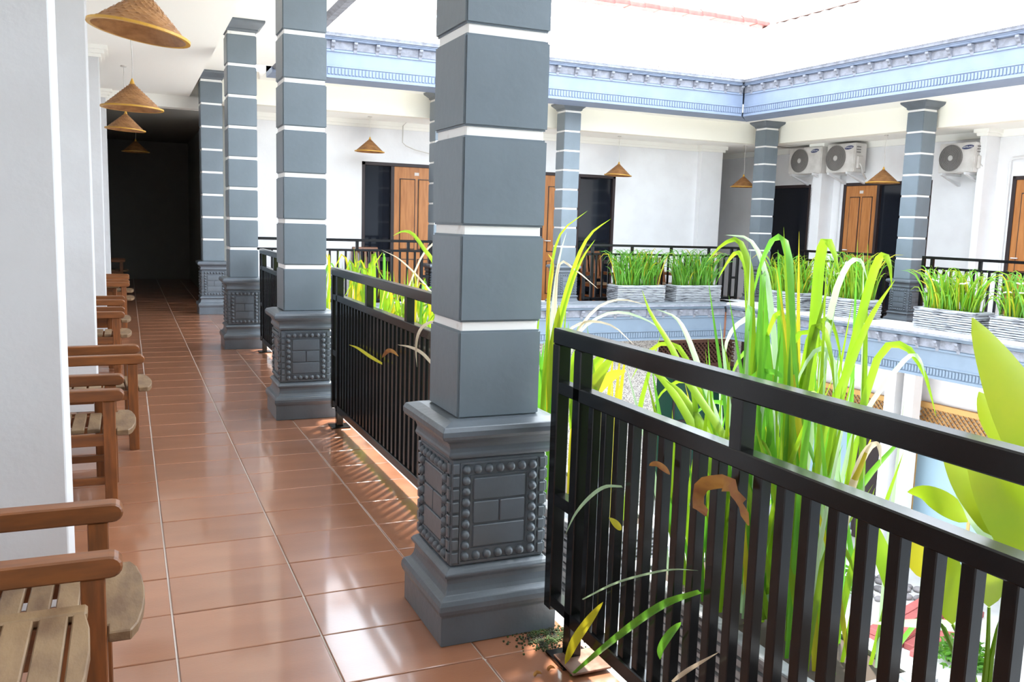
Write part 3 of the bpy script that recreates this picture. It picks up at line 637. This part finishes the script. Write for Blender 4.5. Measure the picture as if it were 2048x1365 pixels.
# ================================================================== air conditioners
LOGO = {}
def aircon(y1, y0, z0, z1, label, side=True):
    """on the opposite wall between local y0 < y1; fan towards the far end"""
    w = y1 - y0; h = z1 - z0; d = .26
    r = thing('air_conditioner', label, 'air conditioner', RWM @ Vector((BW - .10 - d, y1, z0)), RWT - PI / 2, 'outdoor air conditioner units')
    MB().box(0, w, 0, d, 0, h).build('casing', 'ac_white', r, bevel=.012, seg=2)
    cx, cz, R = w * .36, h * .5, h * .44
    M = Matrix.Translation((cx, -.004, cz)) @ Matrix.Rotation(PI / 2, 4, 'X')
    f = MB().lathe([(R, -.002), (R, .004), (.001, .006), (.001, -.002)], 32, True, M).build('fan_recess', 'ac_grille', r)
    g = MB()
    for k in range(7): rr = R * (.22 + .78 * k / 6); g.lathe([(rr - .004, .008), (rr + .004, .008), (rr + .004, .016), (rr - .004, .016)], 32, True, M)
    for k in range(20):
        a = 2 * PI * k / 20
        g.tube([M @ Vector((R * .2 * math.cos(a), R * .2 * math.sin(a), .010)), M @ Vector((R * math.cos(a + .35), R * math.sin(a + .35), .010))], .0025, 4)
    g.build('fan_grille', 'ac_grille', r)
    MB().lathe([(R * .21, .004), (R * .21, .018), (R * .15, .024), (.001, .024)], 20, False, M).build('fan_hub', 'ac_hub', r)
    ML = Matrix.Translation((w * .80, -.003, h * .84)) @ Matrix.Rotation(-.12, 4, 'Y') @ Matrix.Rotation(PI / 2, 4, 'X') @ Matrix.Diagonal((1, .32, 1, 1))
    lg = MB().lathe([(.085, -.002), (.085, .004), (.001, .004)], 28, False, ML).build('logo', 'logo_blue', r)
    cu = bpy.data.curves.new('logo_text', 'FONT'); cu.body = 'SAMSUNG'; cu.size = .033; cu.align_x = 'CENTER'; cu.align_y = 'CENTER'; cu.extrude = .0005
    cu.materials.append(MATS['steel_white'])
    if 'me' not in LOGO:
        tmp = bpy.data.objects.new('logo_text', cu); LOGO['me'] = bpy.data.meshes.new_from_object(tmp); bpy.data.objects.remove(tmp)
    to = obj('logo_text', LOGO['me']); to.parent = lg; to.location = (w * .80, -.0085, h * .84); to.rotation_euler = (PI / 2, 0, 0)
    if side:
        MB().box(w, w + .035, .05, .16, h * .12, h * .55).build('valve_cover', 'ac_white', r, bevel=.008)
        MB().tube([(w + .02, .10, h * .3), (w + .06, .10, h * .2), (w + .06, .14, -.02), (w + .02, d, -.10)], .014, 8).build('pipe', 'ac_hub', r)
        MB().box(w, w + .012, .04, .12, h * .66, h * .70).box(w, w + .012, .04, .12, h * .75, h * .79).box(w, w + .012, .04, .12, h * .84, h * .88).build('side_grip', 'ac_grille', r)
    for x in (w * .15, w * .82):
        MB().box(x - .02, x + .02, -.03, d + .10, -.03, 0).build('bracket_arm', 'steel_white', r)
        MB().add([(x - .02, -.02, -.03), (x + .02, -.02, -.03), (x + .02, d + .10, -.17), (x - .02, d + .10, -.17), (x - .02, .02, -.03), (x + .02, .02, -.03), (x + .02, d + .10, -.13), (x - .02, d + .10, -.13)], [(0, 1, 2, 3), (7, 6, 5, 4), (0, 4, 5, 1), (1, 5, 6, 2), (2, 6, 7, 3), (3, 7, 4, 0)]).build('bracket_brace', 'steel_white', r)
BA = BW - .36
for (pa, pb, ytop, ybot, lb, sd) in ((1579, 1640, 298, 349, 'air conditioner half hidden behind the white pilaster', False), (1655, 1706, 290, 346, 'air conditioner with open valves right of the white pilaster', True), (1880, 1946, 289, 347, 'air conditioner at the right beside the opposite column', True)):
    a, b = onb(pa, ytop, BA), onb(pb, ybot, BA)
    aircon(a.y, b.y, onb(pa, ybot, BA).z, a.z, lb, sd)
def conduit(pts, label, rad=.011):
    o = MB().tube(pts, rad, 8).build('conduit', 'steel_white'); tag(o, label, 'pipe', 'white wall conduits')
q = onb(2022, 318, BW - .03); q2 = onb(2006, 540, BW - .03)
conduit([RWM @ Vector((BW - .03, q.y - .8, q.z + .05)), RWM @ Vector((BW - .03, q.y - .02, q.z)), RWM @ Vector((BW - .03, q.y, q.z - .04)), RWM @ Vector((BW - .03, q.y, .1))], 'white conduit running down beside the rightmost door', .016)
q = onb(1681, 360, BW - .02)
conduit([RWM @ Vector((BW - .02, q.y, q.z + .1)), RWM @ Vector((BW - .02, q.y, 1.4)), RWM @ Vector((BW - .02, q.y + .02, .1))], 'thin white conduit left of the opposite brown door', .012)
o = MB().tube([ony(x, y, 12.70) for x, y in ((868, 240), (835, 240), (815, 243), (806, 252), (805, 285), (812, 292), (830, 300), (868, 310))], .008, 6).build('cable_loop', 'cord_white'); tag(o, 'loop of pale cable hung on the far wall above the orange door', 'cable')
# ================================================================== leaves
def bez(pts, n):
    """Catmull-Rom through the points"""
    P = [Vector(p) for p in pts]; P = [P[0] * 2 - P[1]] + P + [P[-1] * 2 - P[-2]]; out = []
    segs = len(P) - 3
    for i in range(n + 1):
        u = i / n * segs; k = min(int(u), segs - 1); t = u - k
        a, b, c, d = P[k:k + 4]
        out.append(.5 * ((2 * b) + (c - a) * t + (2 * a - 5 * b + 4 * c - d) * t * t + (3 * b - a - 3 * c + d) * t ** 3))
    return out
def blade_geo(m, pts, w, n=9, fold=.35, side=None, shape='grass'):
    C = bez(pts, n); vs = []; vd = Vector((math.sin(YAW), math.cos(YAW), 0))
    for i, p in enumerate(C):
        t = (C[min(i + 1, n)] - C[max(i - 1, 0)]).normalized()
        s = t.cross(side if side is not None else vd)
        if s.length < 1e-4: s = t.cross(Vector((1, 0, 0)))
        s.normalize(); nn = s.cross(t).normalized(); u = i / n
        if shape == 'grass': ww = w * (min(1, .55 + u * 2.0) * (1 - max(0, (u - .45) / .55) ** 1.6) + .02)
        else: ww = w * (math.sin(PI * min(1, u ** .8)) ** .75 + .03) if shape == 'broad' else w
        vs += [p - s * ww + nn * fold * ww, p, p + s * ww + nn * fold * ww]
    m.add(vs, [f for i in range(n) for f in ((3 * i, 3 * i + 1, 3 * i + 4, 3 * i + 3), (3 * i + 1, 3 * i + 2, 3 * i + 5, 3 * i + 4))])
    return m
def leaf(parent, pts, w, material, shape='grass', fold=.35, n=9, name='leaf', side=None, org=None):
    o0 = org if org is not None else parent.location
    return blade_geo(MB(), [Vector(p) - Vector(o0) for p in pts], w, n, fold, side, shape).build(name, material, parent, smooth=True)
def P(X, *px): return [onx(x, y, X) for x, y in px]
# ------------------------------------------------------------------ planters
def planter_mesh(L, W, H):
    m = MB(); n = 9
    for k in range(n):
        e = random.uniform(0, .008); z0 = H * .93 * k / n
        m.box(-L / 2 - e, L / 2 + e, -W / 2 - e, W / 2 + e, z0 + .004, z0 + H * .93 / n - .004)
    m.box(-L / 2 + .025, L / 2 - .025, -W / 2 + .025, W / 2 - .025, 0, H * .93)
    rim = MB().box(-L / 2 - .012, L / 2 + .012, -W / 2 - .012, -W / 2 + .035, H * .9, H).box(-L / 2 - .012, L / 2 + .012, W / 2 - .035, W / 2 + .012, H * .9, H).box(-L / 2 - .012, -L / 2 + .035, -W / 2 + .035, W / 2 - .035, H * .9, H).box(L / 2 - .035, L / 2 + .012, -W / 2 + .035, W / 2 - .035, H * .9, H)
    soil = MB().box(-L / 2 + .03, L / 2 - .03, -W / 2 + .03, W / 2 - .03, H * .8, H * .94)
    return m.mesh('stone_body', 'planter_stone'), rim.mesh('planter_rim', 'planter_stone', .003), soil.mesh('soil', 'soil')
PLM = planter_mesh(.80, .30, .25)
def planter(loc, rz, label, group='grey layered stone planters'):
    r = thing('planter_box', label, 'planter', loc, rz, group)
    for nm, me in zip(('stone_body', 'planter_rim', 'soil'), PLM): obj(nm, me, r)
    return r
def lily_bed(loc, rz, seed, label, hmin, hmax, mats, nb=150, lw=.0075, L=.74, W=.22, flowers=0):
    L *= .92
    """a bed of strap leaves as dense foliage meshes, one per leaf colour"""
    rnd = random.Random(seed)
    r = thing('potted_lily', label, 'plant', loc, rz, 'strap leaved plants in the stone planters')
    for mi, (mt, share) in enumerate(mats):
        m = MB()
        for k in range(int(nb * share)):
            x, y = rnd.uniform(-L / 2, L / 2), rnd.uniform(-W / 2, W / 2)
            h = rnd.uniform(hmin, hmax); a = rnd.uniform(0, 2 * PI); ln = rnd.uniform(.05, .42) * h * 1.4
            dx, dy = math.cos(a) * ln + x * .25, math.sin(a) * ln
            dr = rnd.choice((0, 0, .06, .22)) * h
            pts = [(x, y, 0), (x + dx * .25, y + dy * .25, h * .55), (x + dx * .7, y + dy * .7, h * (.95 if not dr else 1)), (x + dx * 1.2, y + dy * 1.2, h - dr)]
            blade_geo(m, pts, lw * rnd.uniform(.7, 1.2), 5, .35, Vector((math.cos(a + 1.2), math.sin(a + 1.2), .2)))
        o = m.build('foliage', mt, r, smooth=True); o['kind'] = 'stuff'
    fm = MB()
    for k in range(flowers):
        c = Vector((rnd.uniform(-L / 2, L / 2), rnd.uniform(-W / 2, W / 2), rnd.uniform(.5, .95) * hmax))
        for j in range(6):
            a = j * PI / 3 + rnd.random(); e = c + Vector((math.cos(a) * .05, math.sin(a) * .05, rnd.uniform(-.02, .03)))
            blade_geo(fm, [c, (c + e) / 2 + Vector((0, 0, .008)), e], .008, 3, .2)
    if flowers: fm.build('flowers', 'petal', r)
    return r
ZP = .135
for i, (pa, pb, lb, lb2) in enumerate(((1232, 1331, 'left one of the two shaded stone planters of the far wing', 'green strap leaved plants in the left shaded planter'), (1347, 1444, 'right one of the two shaded stone planters of the far wing', 'green strap leaved plants in the right shaded planter'))):
    a, b = ony(pa, 605, 10.96).x, ony(pb, 605, 10.96).x
    c = (a + b) / 2
    planter((c, 11.11, .145), 0, lb)
    lily_bed((c, 11.11, .37), 0, 10 + i, lb2, .20, .56, (('leaf_green', .62), ('leaf_deep', .3), ('leaf_yellow', .08)), 300)
rp = [(1508, 1606, 'stone planter of the opposite wing in front of the corner column', 'strap leaved plants in front of the corner column', .50), (1625, 1728, 'stone planter of the opposite wing behind the tall grass', 'strap leaved plants behind the tall grass, below the brown door', .56), (1833, 1936, 'sunlit stone planter right of the opposite column', 'sunlit yellow green plants right of the opposite column', .46), (1998, 2100, 'stone planter at the right edge of the picture', 'sunlit flowering plants at the right edge of the picture', .46)]
for i, (pa, pb, lb, lb2, hh) in enumerate(rp):
    a, b = onb(pa, 655, .14).y, onb(pb, 672, .14).y
    loc = RWM @ Vector((.30, (a + b) / 2, .145)); planter(loc, RWT + PI / 2, lb)
    lily_bed(loc + Vector((0, 0, .225)), RWT + PI / 2, 30 + i, lb2, hh * .38, hh * 1.12, (('leaf_lime', .5), ('leaf_green', .35), ('leaf_yellow', .09)), 300, flowers=(0, 2, 3, 12)[i])
# our own planters along the curb
for y, lb in ((.83, 'shaded stone planter under the broad leaves, nearest to the camera'), (1.70, 'stone planter holding the tall grass behind the nearest railing'), (2.75, 'stone planter behind the nearest column'), (3.75, 'stone planter behind the middle of the second railing'), (4.75, 'stone planter behind the far end of the second railing'), (7.6, 'stone planter behind the third railing')):
    planter((1.47, y, 0.0), PI / 2, lb)
# ------------------------------------------------------------------ tall grass behind the near railing
tg = thing('tall_grass', 'tall bright lemongrass clump behind the nearest railing', 'plant', (1.47, 1.68, .235))
A = 1.47
TR = [  # traced main blades: (plane x, half width, material, points from base to tip)
    (1.47, .013, 'leaf_lime', ((1590, 1240), (1604, 900), (1626, 700), (1640, 530), (1652, 481), (1668, 504), (1680, 553))),
    (1.50, .010, 'leaf_lime', ((1620, 1240), (1660, 900), (1713, 675), (1750, 540), (1768, 511), (1780, 530), (1784, 580))),
    (1.45, .009, 'leaf_lime', ((1540, 1240), (1515, 850), (1503, 620), (1500, 538), (1477, 481), (1443, 492), (1412, 526))),
    (1.50, .008, 'leaf_lime', ((1530, 1240), (1510, 800), (1499, 569), (1480, 508), (1460, 518), (1437, 557))),
    (1.38, .010, 'leaf_lime', ((1560, 1240), (1490, 960), (1434, 851), (1375, 761), (1340, 690), (1301, 626), (1284, 580))),
    (1.45, .008, 'leaf_pale', ((1550, 1240), (1470, 940), (1420, 800), (1391, 715), (1369, 660), (1348, 633), (1312, 619))),
    (1.42, .012, 'leaf_lime', ((1540, 1240), (1470, 1000), (1420, 880), (1365, 790), (1330, 760))),
    (1.42, .013, 'leaf_lime', ((1530, 1240), (1440, 980), (1400, 880), (1350, 790), (1300, 735), (1262, 720))),
    (1.5, .006, 'leaf_pale', ((1640, 1240), (1690, 930), (1740, 814), (1793, 741), (1825, 710), (1843, 726), (1850, 757))),
    (1.5, .008, 'leaf_green', ((1640, 1240), (1690, 1040), (1729, 966), (1780, 905), (1812, 872))),
    (1.45, .010, 'leaf_lime', ((1600, 1240), (1640, 900), (1690, 760), (1740, 640), (1790, 560))),
    (1.5, .008, 'leaf_pale', ((1600, 1240), (1560, 800), (1545, 640), (1530, 540), (1500, 480), (1450, 470))),
    (1.44, .011, 'leaf_green', ((1570, 1240), (1545, 900), (1535, 700), (1530, 560))),
    (1.52, .010, 'leaf_lime', ((1600, 1240), (1600, 900), (1590, 700), (1585, 540))),
    (1.46, .011, 'leaf_green', ((1580, 1240), (1572, 860), (1562, 640), (1556, 500))),
    (1.5, .008, 'leaf_pale', ((1600, 1240), (1570, 900), (1545, 720), (1510, 640), (1470, 655), (1450, 700), (1456, 760))),
    (1.46, .009, 'leaf_lime', ((1560, 1240), (1550, 860), (1538, 720), (1528, 640), (1520, 600))),
    (1.42, .010, 'leaf_lime', ((1530, 1240), (1500, 960), (1470, 800), (1448, 690))),
    (1.43, .009, 'leaf_green', ((1500, 1240), (1480, 1000), (1430, 860), (1400, 760))),
    (1.48, .008, 'leaf_pale', ((1650, 1240), (1640, 850), (1660, 640), (1690, 540), (1720, 520), (1735, 560))),
    (1.45, .008, 'leaf_yellow', ((1640, 1200), (1690, 1010), (1720, 940), (1745, 870))),
    (1.45, .010, 'leaf_yellow', ((1500, 1240), (1466, 1020), (1446, 900))),
    (1.45, .009, 'straw', ((1660, 1240), (1700, 1000), (1730, 910), (1757, 890), (1762, 930))),
]
for X, w, mt, px in TR: leaf(tg, P(X, *px), w, mt, n=14)
rnd = random.Random(3)
for k in range(150):
    b = Vector((1.47 + rnd.uniform(-.09, .09), rnd.uniform(1.38, 1.98), .235)); h = rnd.uniform(.40, 1.0) * (1.0 if abs(b.y - 1.60) < .16 else .68)
    a = rnd.uniform(0, 2 * PI); ln = rnd.uniform(.03, .22); dx, dy = math.cos(a) * ln * .45, math.sin(a) * ln * 1.2
    if rnd.random() < .18: dx *= .7; dy *= .7; pts = [b, b + Vector((dx * .25, dy * .25, h * .55)), b + Vector((dx * .7, dy * .7, h * .93)), b + Vector((dx * 1.3, dy * 1.3, h)), b + Vector((dx * 1.9, dy * 1.9, h * .93)), b + Vector((dx * 2.3, dy * 2.3, h * .80))]
    else: pts = [b, b + Vector((dx * .4, dy * .4, h * .5)), b + Vector((dx, dy, h))]
    leaf(tg, pts, rnd.uniform(.005, .009), rnd.choice(['leaf_lime'] * 9 + ['leaf_green'] * 6 + ['leaf_pale', 'leaf_pale', 'leaf_yellow']), n=12)
# ------------------------------------------------------------------ broad leaved plant at the right edge
bl = thing('broad_leaf_plant', 'broad leaved yellow green plant at the right edge behind the railing', 'plant', (1.47, .90, .235))
stem = MB()
def rel(p, o): return Vector(p) - o.location
for X, w, mt, px, sd in (
    (1.42, .050, 'leaf_broad', ((2110, 1010), (2080, 900), (2015, 760), (1945, 636)), None),
    (1.50, .034, 'leaf_broad', ((2085, 1000), (2040, 900), (1990, 830), (1958, 784)), None),
    (1.42, .030, 'leaf_broad', ((1990, 1075), (1965, 1010), (1925, 950), (1886, 900)), None),
    (1.38, .046, 'leaf_broad', ((2075, 1150), (2035, 1050), (1985, 950), (1935, 880)), None),
    (1.44, .034, 'leaf_pale', ((2050, 1110), (2000, 1060), (1955, 1010), (1908, 980)), None),
    (1.45, .022, 'leaf_broad', ((1935, 1045), (1895, 1012), (1850, 990), (1815, 985)), None),
    (1.45, .026, 'leaf_yellow', ((1850, 1160), (1835, 1110), (1822, 1060), (1815, 1030)), None),
    (1.42, .028, 'leaf_broad', ((1905, 1250), (1902, 1190), (1898, 1130), (1880, 1060)), None),
    (1.40, .032, 'leaf_broad', ((1978, 1215), (1988, 1160), (2000, 1110), (2020, 1050)), None),
    (1.48, .020, 'leaf_lime', ((1800, 1230), (1780, 1150), (1755, 1080), (1742, 1030)), None),
    (1.46, .016, 'leaf_pale', ((1990, 1270), (1900, 1255), (1830, 1250), (1740, 1248)), None)):
    leaf(bl, P(X, *px), w, mt, 'broad', .18, 14)
for X, px in ((1.45, ((1975, 1400), (1990, 1280), (2060, 1100), (2108, 1010))), (1.45, ((1960, 1400), (1930, 1300), (1905, 1250))), (1.44, ((1965, 1400), (1975, 1300), (1978, 1215))), (1.46, ((1950, 1400), (1880, 1240), (1850, 1160))), (1.46, ((1985, 1400), (2010, 1250), (2050, 1110)))):
    pts = bez([rel(p, bl) for p in P(X, *px)], 8); stem.tube(pts, [.006 - .003 * i / 8 for i in range(9)], 6)
stem.build('stems', 'leaf_lime', bl)
# ------------------------------------------------------------------ plants behind the nearest column
c3 = thing('broad_leaf_plant', 'yellow green broad leaved plant peeking out right of the nearest column', 'plant', (1.47, 2.75, .235))
for X, w, mt, px, sh in (
    (1.45, .030, 'leaf_broad', ((1118, 960), (1112, 820), (1108, 720), (1118, 610)), 'broad'),
    (1.45, .026, 'leaf_lime', ((1140, 860), (1160, 790), (1185, 740), (1215, 700)), 'broad'),
    (1.42, .022, 'leaf_broad', ((1150, 900), (1178, 800), (1200, 750), (1232, 705)), 'broad'),
    (1.46, .020, 'leaf_yellow', ((1168, 830), (1195, 780), (1225, 752), (1252, 742)), 'broad'),
    (1.44, .018, 'leaf_lime', ((1150, 880), (1145, 780), (1150, 720), (1160, 690)), 'broad'),
    (1.47, .008, 'leaf_lime', ((1100, 900), (1102, 760), (1118, 640), (1150, 530), (1180, 470), (1222, 438)), 'grass'),
    (1.47, .007, 'leaf_lime', ((1104, 900), (1112, 700), (1140, 580), (1163, 520), (1190, 480)), 'grass'),
    (1.48, .006, 'leaf_pale', ((1100, 900), (1098, 740), (1105, 620), (1118, 520), (1133, 465)), 'grass'),
    (1.48, .006, 'leaf_lime', ((1096, 900), (1094, 700), (1100, 560), (1120, 470), (1175, 422)), 'grass'),
    (1.47, .005, 'straw', ((1100, 900), (1130, 720), (1180, 630), (1235, 600), (1300, 612)), 'grass'),
    (1.47, .005, 'straw', ((1100, 900), (1120, 700), (1160, 648), (1220, 650), (1268, 690)), 'grass'),
    (1.48, .005, 'leaf_pale', ((1104, 900), (1140, 700), (1190, 640), (1240, 625), (1292, 640), (1330, 665)), 'grass'),
    (1.47, .005, 'straw', ((1100, 900), (1110, 640), (1118, 530), (1150, 540), (1196, 578)), 'grass'),
    (1.47, .007, 'leaf_yellow', ((1094, 900), (1096, 700), (1097, 600), (1106, 530), (1096, 508)), 'grass')):
    leaf(c3, P(X, *px), w, mt, sh, .25, 12)
rnd = random.Random(9)
for k in range(26):
    b = Vector((1.47 + rnd.uniform(-.09, .09), rnd.uniform(2.45, 3.1), .235)); h = rnd.uniform(.3, .75); a = rnd.uniform(0, 2 * PI); ln = rnd.uniform(.03, .25)
    leaf(c3, [b, b + Vector((math.cos(a) * ln * .2, math.sin(a) * ln * .4, h * .6)), b + Vector((math.cos(a) * ln * .5, math.sin(a) * ln, h))], rnd.uniform(.005, .010), rnd.choice(['leaf_lime', 'leaf_green', 'leaf_yellow']), n=7)
# ------------------------------------------------------------------ grass beds behind the second and third railings
def grass_bed(y0, y1, label, seed, n, hmin, hmax, traced=()):
    rnd = random.Random(seed); r = thing('grass_clump', label, 'plant', (1.47, (y0 + y1) / 2, .235), 0, 'bright grass clumps in our planters')
    for k in range(n):
        b = Vector((1.47 + rnd.uniform(-.09, .12), rnd.uniform(y0, y1), .235)); h = rnd.uniform(hmin, hmax); a = rnd.uniform(0, 2 * PI); ln = rnd.uniform(.02, .28)
        d = Vector((math.cos(a) * ln * .4, math.sin(a) * ln, 0))
        if rnd.random() < .35: pts = [b, b + d * .3 + Vector((0, 0, h * .7)), b + d + Vector((0, 0, h)), b + d * 2.0 + Vector((0, 0, h * .75))]
        else: pts = [b, b + d * .4 + Vector((0, 0, h * .55)), b + d + Vector((0, 0, h))]
        leaf(r, pts, rnd.uniform(.006, .011), rnd.choice(['leaf_lime'] * 5 + ['leaf_yellow', 'leaf_green', 'straw']), n=7)
    for X, w, mt, px in traced: leaf(r, P(X, *px), w, mt, n=12)
    return r
grass_bed(3.38, 4.12, 'tangle of bright grass and straw behind the middle of the second railing', 5, 90, .35, .62, (
    (1.40, .010, 'leaf_lime', ((900, 700), (872, 540), (850, 502), (825, 468), (805, 463), (786, 472))),
    (1.42, .005, 'straw', ((900, 640), (850, 570), (800, 520), (763, 500))),
    (1.45, .005, 'straw', ((800, 620), (840, 520), (868, 485), (880, 462))),
    (1.40, .006, 'leaf_yellow', ((830, 650), (832, 580), (828, 540)))))
grass_bed(4.38, 5.12, 'dense upright bright grass behind the far end of the second railing', 6, 110, .45, .72, ((1.42, .008, 'leaf_lime', ((735, 600), (740, 545), (765, 505))),))
grass_bed(5.5, 6.3, 'upright grass tips above the second railing beside the second column', 7, 60, .55, .80)
planter((1.47, 5.9, 0.0), PI / 2, 'stone planter behind the second column')
grass_bed(7.25, 7.95, 'small patch of bright grass behind the third railing', 8, 60, .4, .72)
# ------------------------------------------------------------------ stray blades poking through the railing
def stray(name, label, cat, X, w, mt, px, shape='grass', fold=.3):
    pts = P(X, *px); o = blade_geo(MB(), pts, w, 14, fold, None, shape).build(name, mt, smooth=True); tag(o, label, cat, 'leaves poking through the railings'); return o
stray('fallen_leaf', 'long green blade leaning through the foot of the nearest railing', 'leaf', 1.085, .011, 'leaf_green', ((1400, 1185), (1330, 1210), (1262, 1255), (1180, 1320), (1105, 1385)))
stray('fallen_leaf', 'yellow leaf with brown base standing at the railing foot plate', 'leaf', 1.07, .013, 'leaf_yellow', ((1130, 1330), (1150, 1285), (1180, 1240), (1206, 1205)), 'broad')
stray('fallen_leaf', 'thin grey green blade arching across the nearest balusters', 'leaf', 1.09, .0035, 'leaf_pale', ((1165, 1200), (1230, 1168), (1300, 1148), (1350, 1140), (1397, 1142)))
stray('fallen_leaf', 'curled brown dead leaf hooked over the balusters', 'leaf', 1.085, .015, 'dead_leaf', ((1414, 1034), (1396, 1004), (1404, 980), (1430, 964), (1464, 978), (1482, 1008), (1494, 1048)), 'broad', .15)
rc = random.Random(11)
for v in [o for o in COL.objects if o.name.startswith('fallen_leaf')][-1].data.vertices: v.co += Vector((rc.uniform(-.006, .006), rc.uniform(-.005, .005), rc.uniform(-.005, .005)))
stray('fallen_leaf', 'small orange dead leaf end between two balusters', 'leaf', 1.09, .008, 'dead_leaf', ((1298, 932), (1312, 930), (1328, 938), (1340, 950)), 'broad')
stray('fallen_leaf', 'yellow green tip poking out beside the second baluster', 'leaf', 1.09, .009, 'leaf_yellow', ((1243, 1060), (1230, 1048), (1218, 1036)), 'broad')
stray('fallen_leaf', 'pale blade hooking down left of the nearest railing post', 'leaf', 1.09, .005, 'leaf_pale', ((1244, 974), (1210, 975), (1180, 995), (1150, 1030), (1130, 1072)))
stray('fallen_leaf', 'straw stem lying against the balusters at the bottom edge', 'leaf', 1.08, .006, 'straw', ((1345, 1365), (1380, 1340), (1438, 1305)))
stray('fallen_leaf', 'dark green folded blade hanging between the balusters', 'leaf', 1.09, .010, 'leaf_green', ((1362, 1245), (1340, 1270), (1322, 1300), (1320, 1320)), 'broad')
stray('fallen_leaf', 'yellow tipped blade lying across the second railing', 'leaf', 1.09, .009, 'leaf_yellow', ((764, 728), (740, 714), (715, 697), (698, 690)))
stray('fallen_leaf', 'pale dry blade lying across the second railing near the column', 'leaf', 1.09, .007, 'straw', ((872, 738), (845, 708), (820, 695), (795, 690)))
stray('fallen_leaf', 'small crooked dead leaf on the second railing', 'leaf', 1.09, .010, 'dead_leaf', ((764, 716), (775, 703), (786, 704), (797, 713)), 'broad')
stray('fallen_leaf', 'dry drooping blade over the middle rail of the second railing', 'leaf', 1.085, .006, 'straw', ((880, 640), (850, 650), (836, 670), (832, 700), (834, 735)))
# base plate with grit and moss
bpz = onz(1185, 1325)
o = MB().box(-.06, .06, -.06, .06, 0, .006).build('foot_plate', 'rust', None, (1.14, 2.03, 0.009), bevel=.001); tag(o, 'rusty square foot plate on the tiles under the nearest railing', 'metal plate')
rnd = random.Random(4); m = MB()
for k in range(700):
    x, y = rnd.gauss(1.12, .045), rnd.gauss(2.215, .035); s = rnd.uniform(.0015, .0045)
    m.ball((x, y, s * .5), s, 5, 3)
o = m.build('moss_patch', 'moss'); tag(o, 'dark moss and grit between the nearest column and the railing', 'moss', kind='stuff')
for k, (px, py) in enumerate(((1068, 1356), (1095, 1345), (1168, 1350))):
    p = onz(px, py); o = blade_geo(MB(), [p + Vector((0, 0, .004)), p + Vector((.012, .004, .010)), p + Vector((.026, .002, .004))], .006, 4, .4).build('dry_bit', 'dead_leaf')
    tag(o, ('tiny dry leaf bit on the tiles at the bottom edge', 'tiny dry leaf bit on the tiles close to the column foot', 'tiny dry leaf bit beside the rusty foot plate')[k], 'leaf', 'dry leaf bits on the floor')
# ------------------------------------------------------------------ shrubs on the courtyard ground
def shrub(px, py, rad, label, seed):
    rnd = random.Random(seed); p = onz(px, py, -3.2); r = thing('courtyard_shrub', label, 'shrub', p, 0, 'small shrubs on the courtyard ground')
    m = MB()
    for k in range(420):
        d = Vector((rnd.gauss(0, 1), rnd.gauss(0, 1), abs(rnd.gauss(0, 1)))).normalized() * rad * rnd.uniform(.5, 1.0); a = rnd.uniform(0, 6.28)
        e = d + Vector((math.cos(a), math.sin(a), rnd.uniform(-.3, .6))) * .09
        blade_geo(m, [d, (d + e) / 2 + Vector((0, 0, .012)), e], .022, 3, .2, Vector((rnd.random(), rnd.random(), .3)), 'broad')
    o = m.build('foliage', 'leaf_deep', r, smooth=True); o['kind'] = 'stuff'
    MB().tube([(0, 0, 0), (.02, 0, rad * .7)], .02).build('stem', 'soil', r)
shrub(1640, 1180, .45, 'dark green shrub on the ground seen between the balusters', 1)
shrub(1930, 1330, .28, 'leafy green shrub on the ground near the right edge', 2)
shrub(1390, 1010, .5, 'shrub on the ground below the far wing', 3)
pb = thing('pebble_wall', 'patch of dark pebbles on the courtyard ground', 'pebbles', onz(1765, 1180, -3.2))
rnd = random.Random(6)
PM = MB().ball((0, 0, 0), .05, 8, 5).mesh('pebble', 'pebble', smooth=True)
for k in range(40):
    q = obj('pebble', PM, pb, (rnd.uniform(-.4, .4), rnd.uniform(-.4, .4), .03)); q.scale = (rnd.uniform(.7, 1.4), rnd.uniform(.7, 1.4), .7)
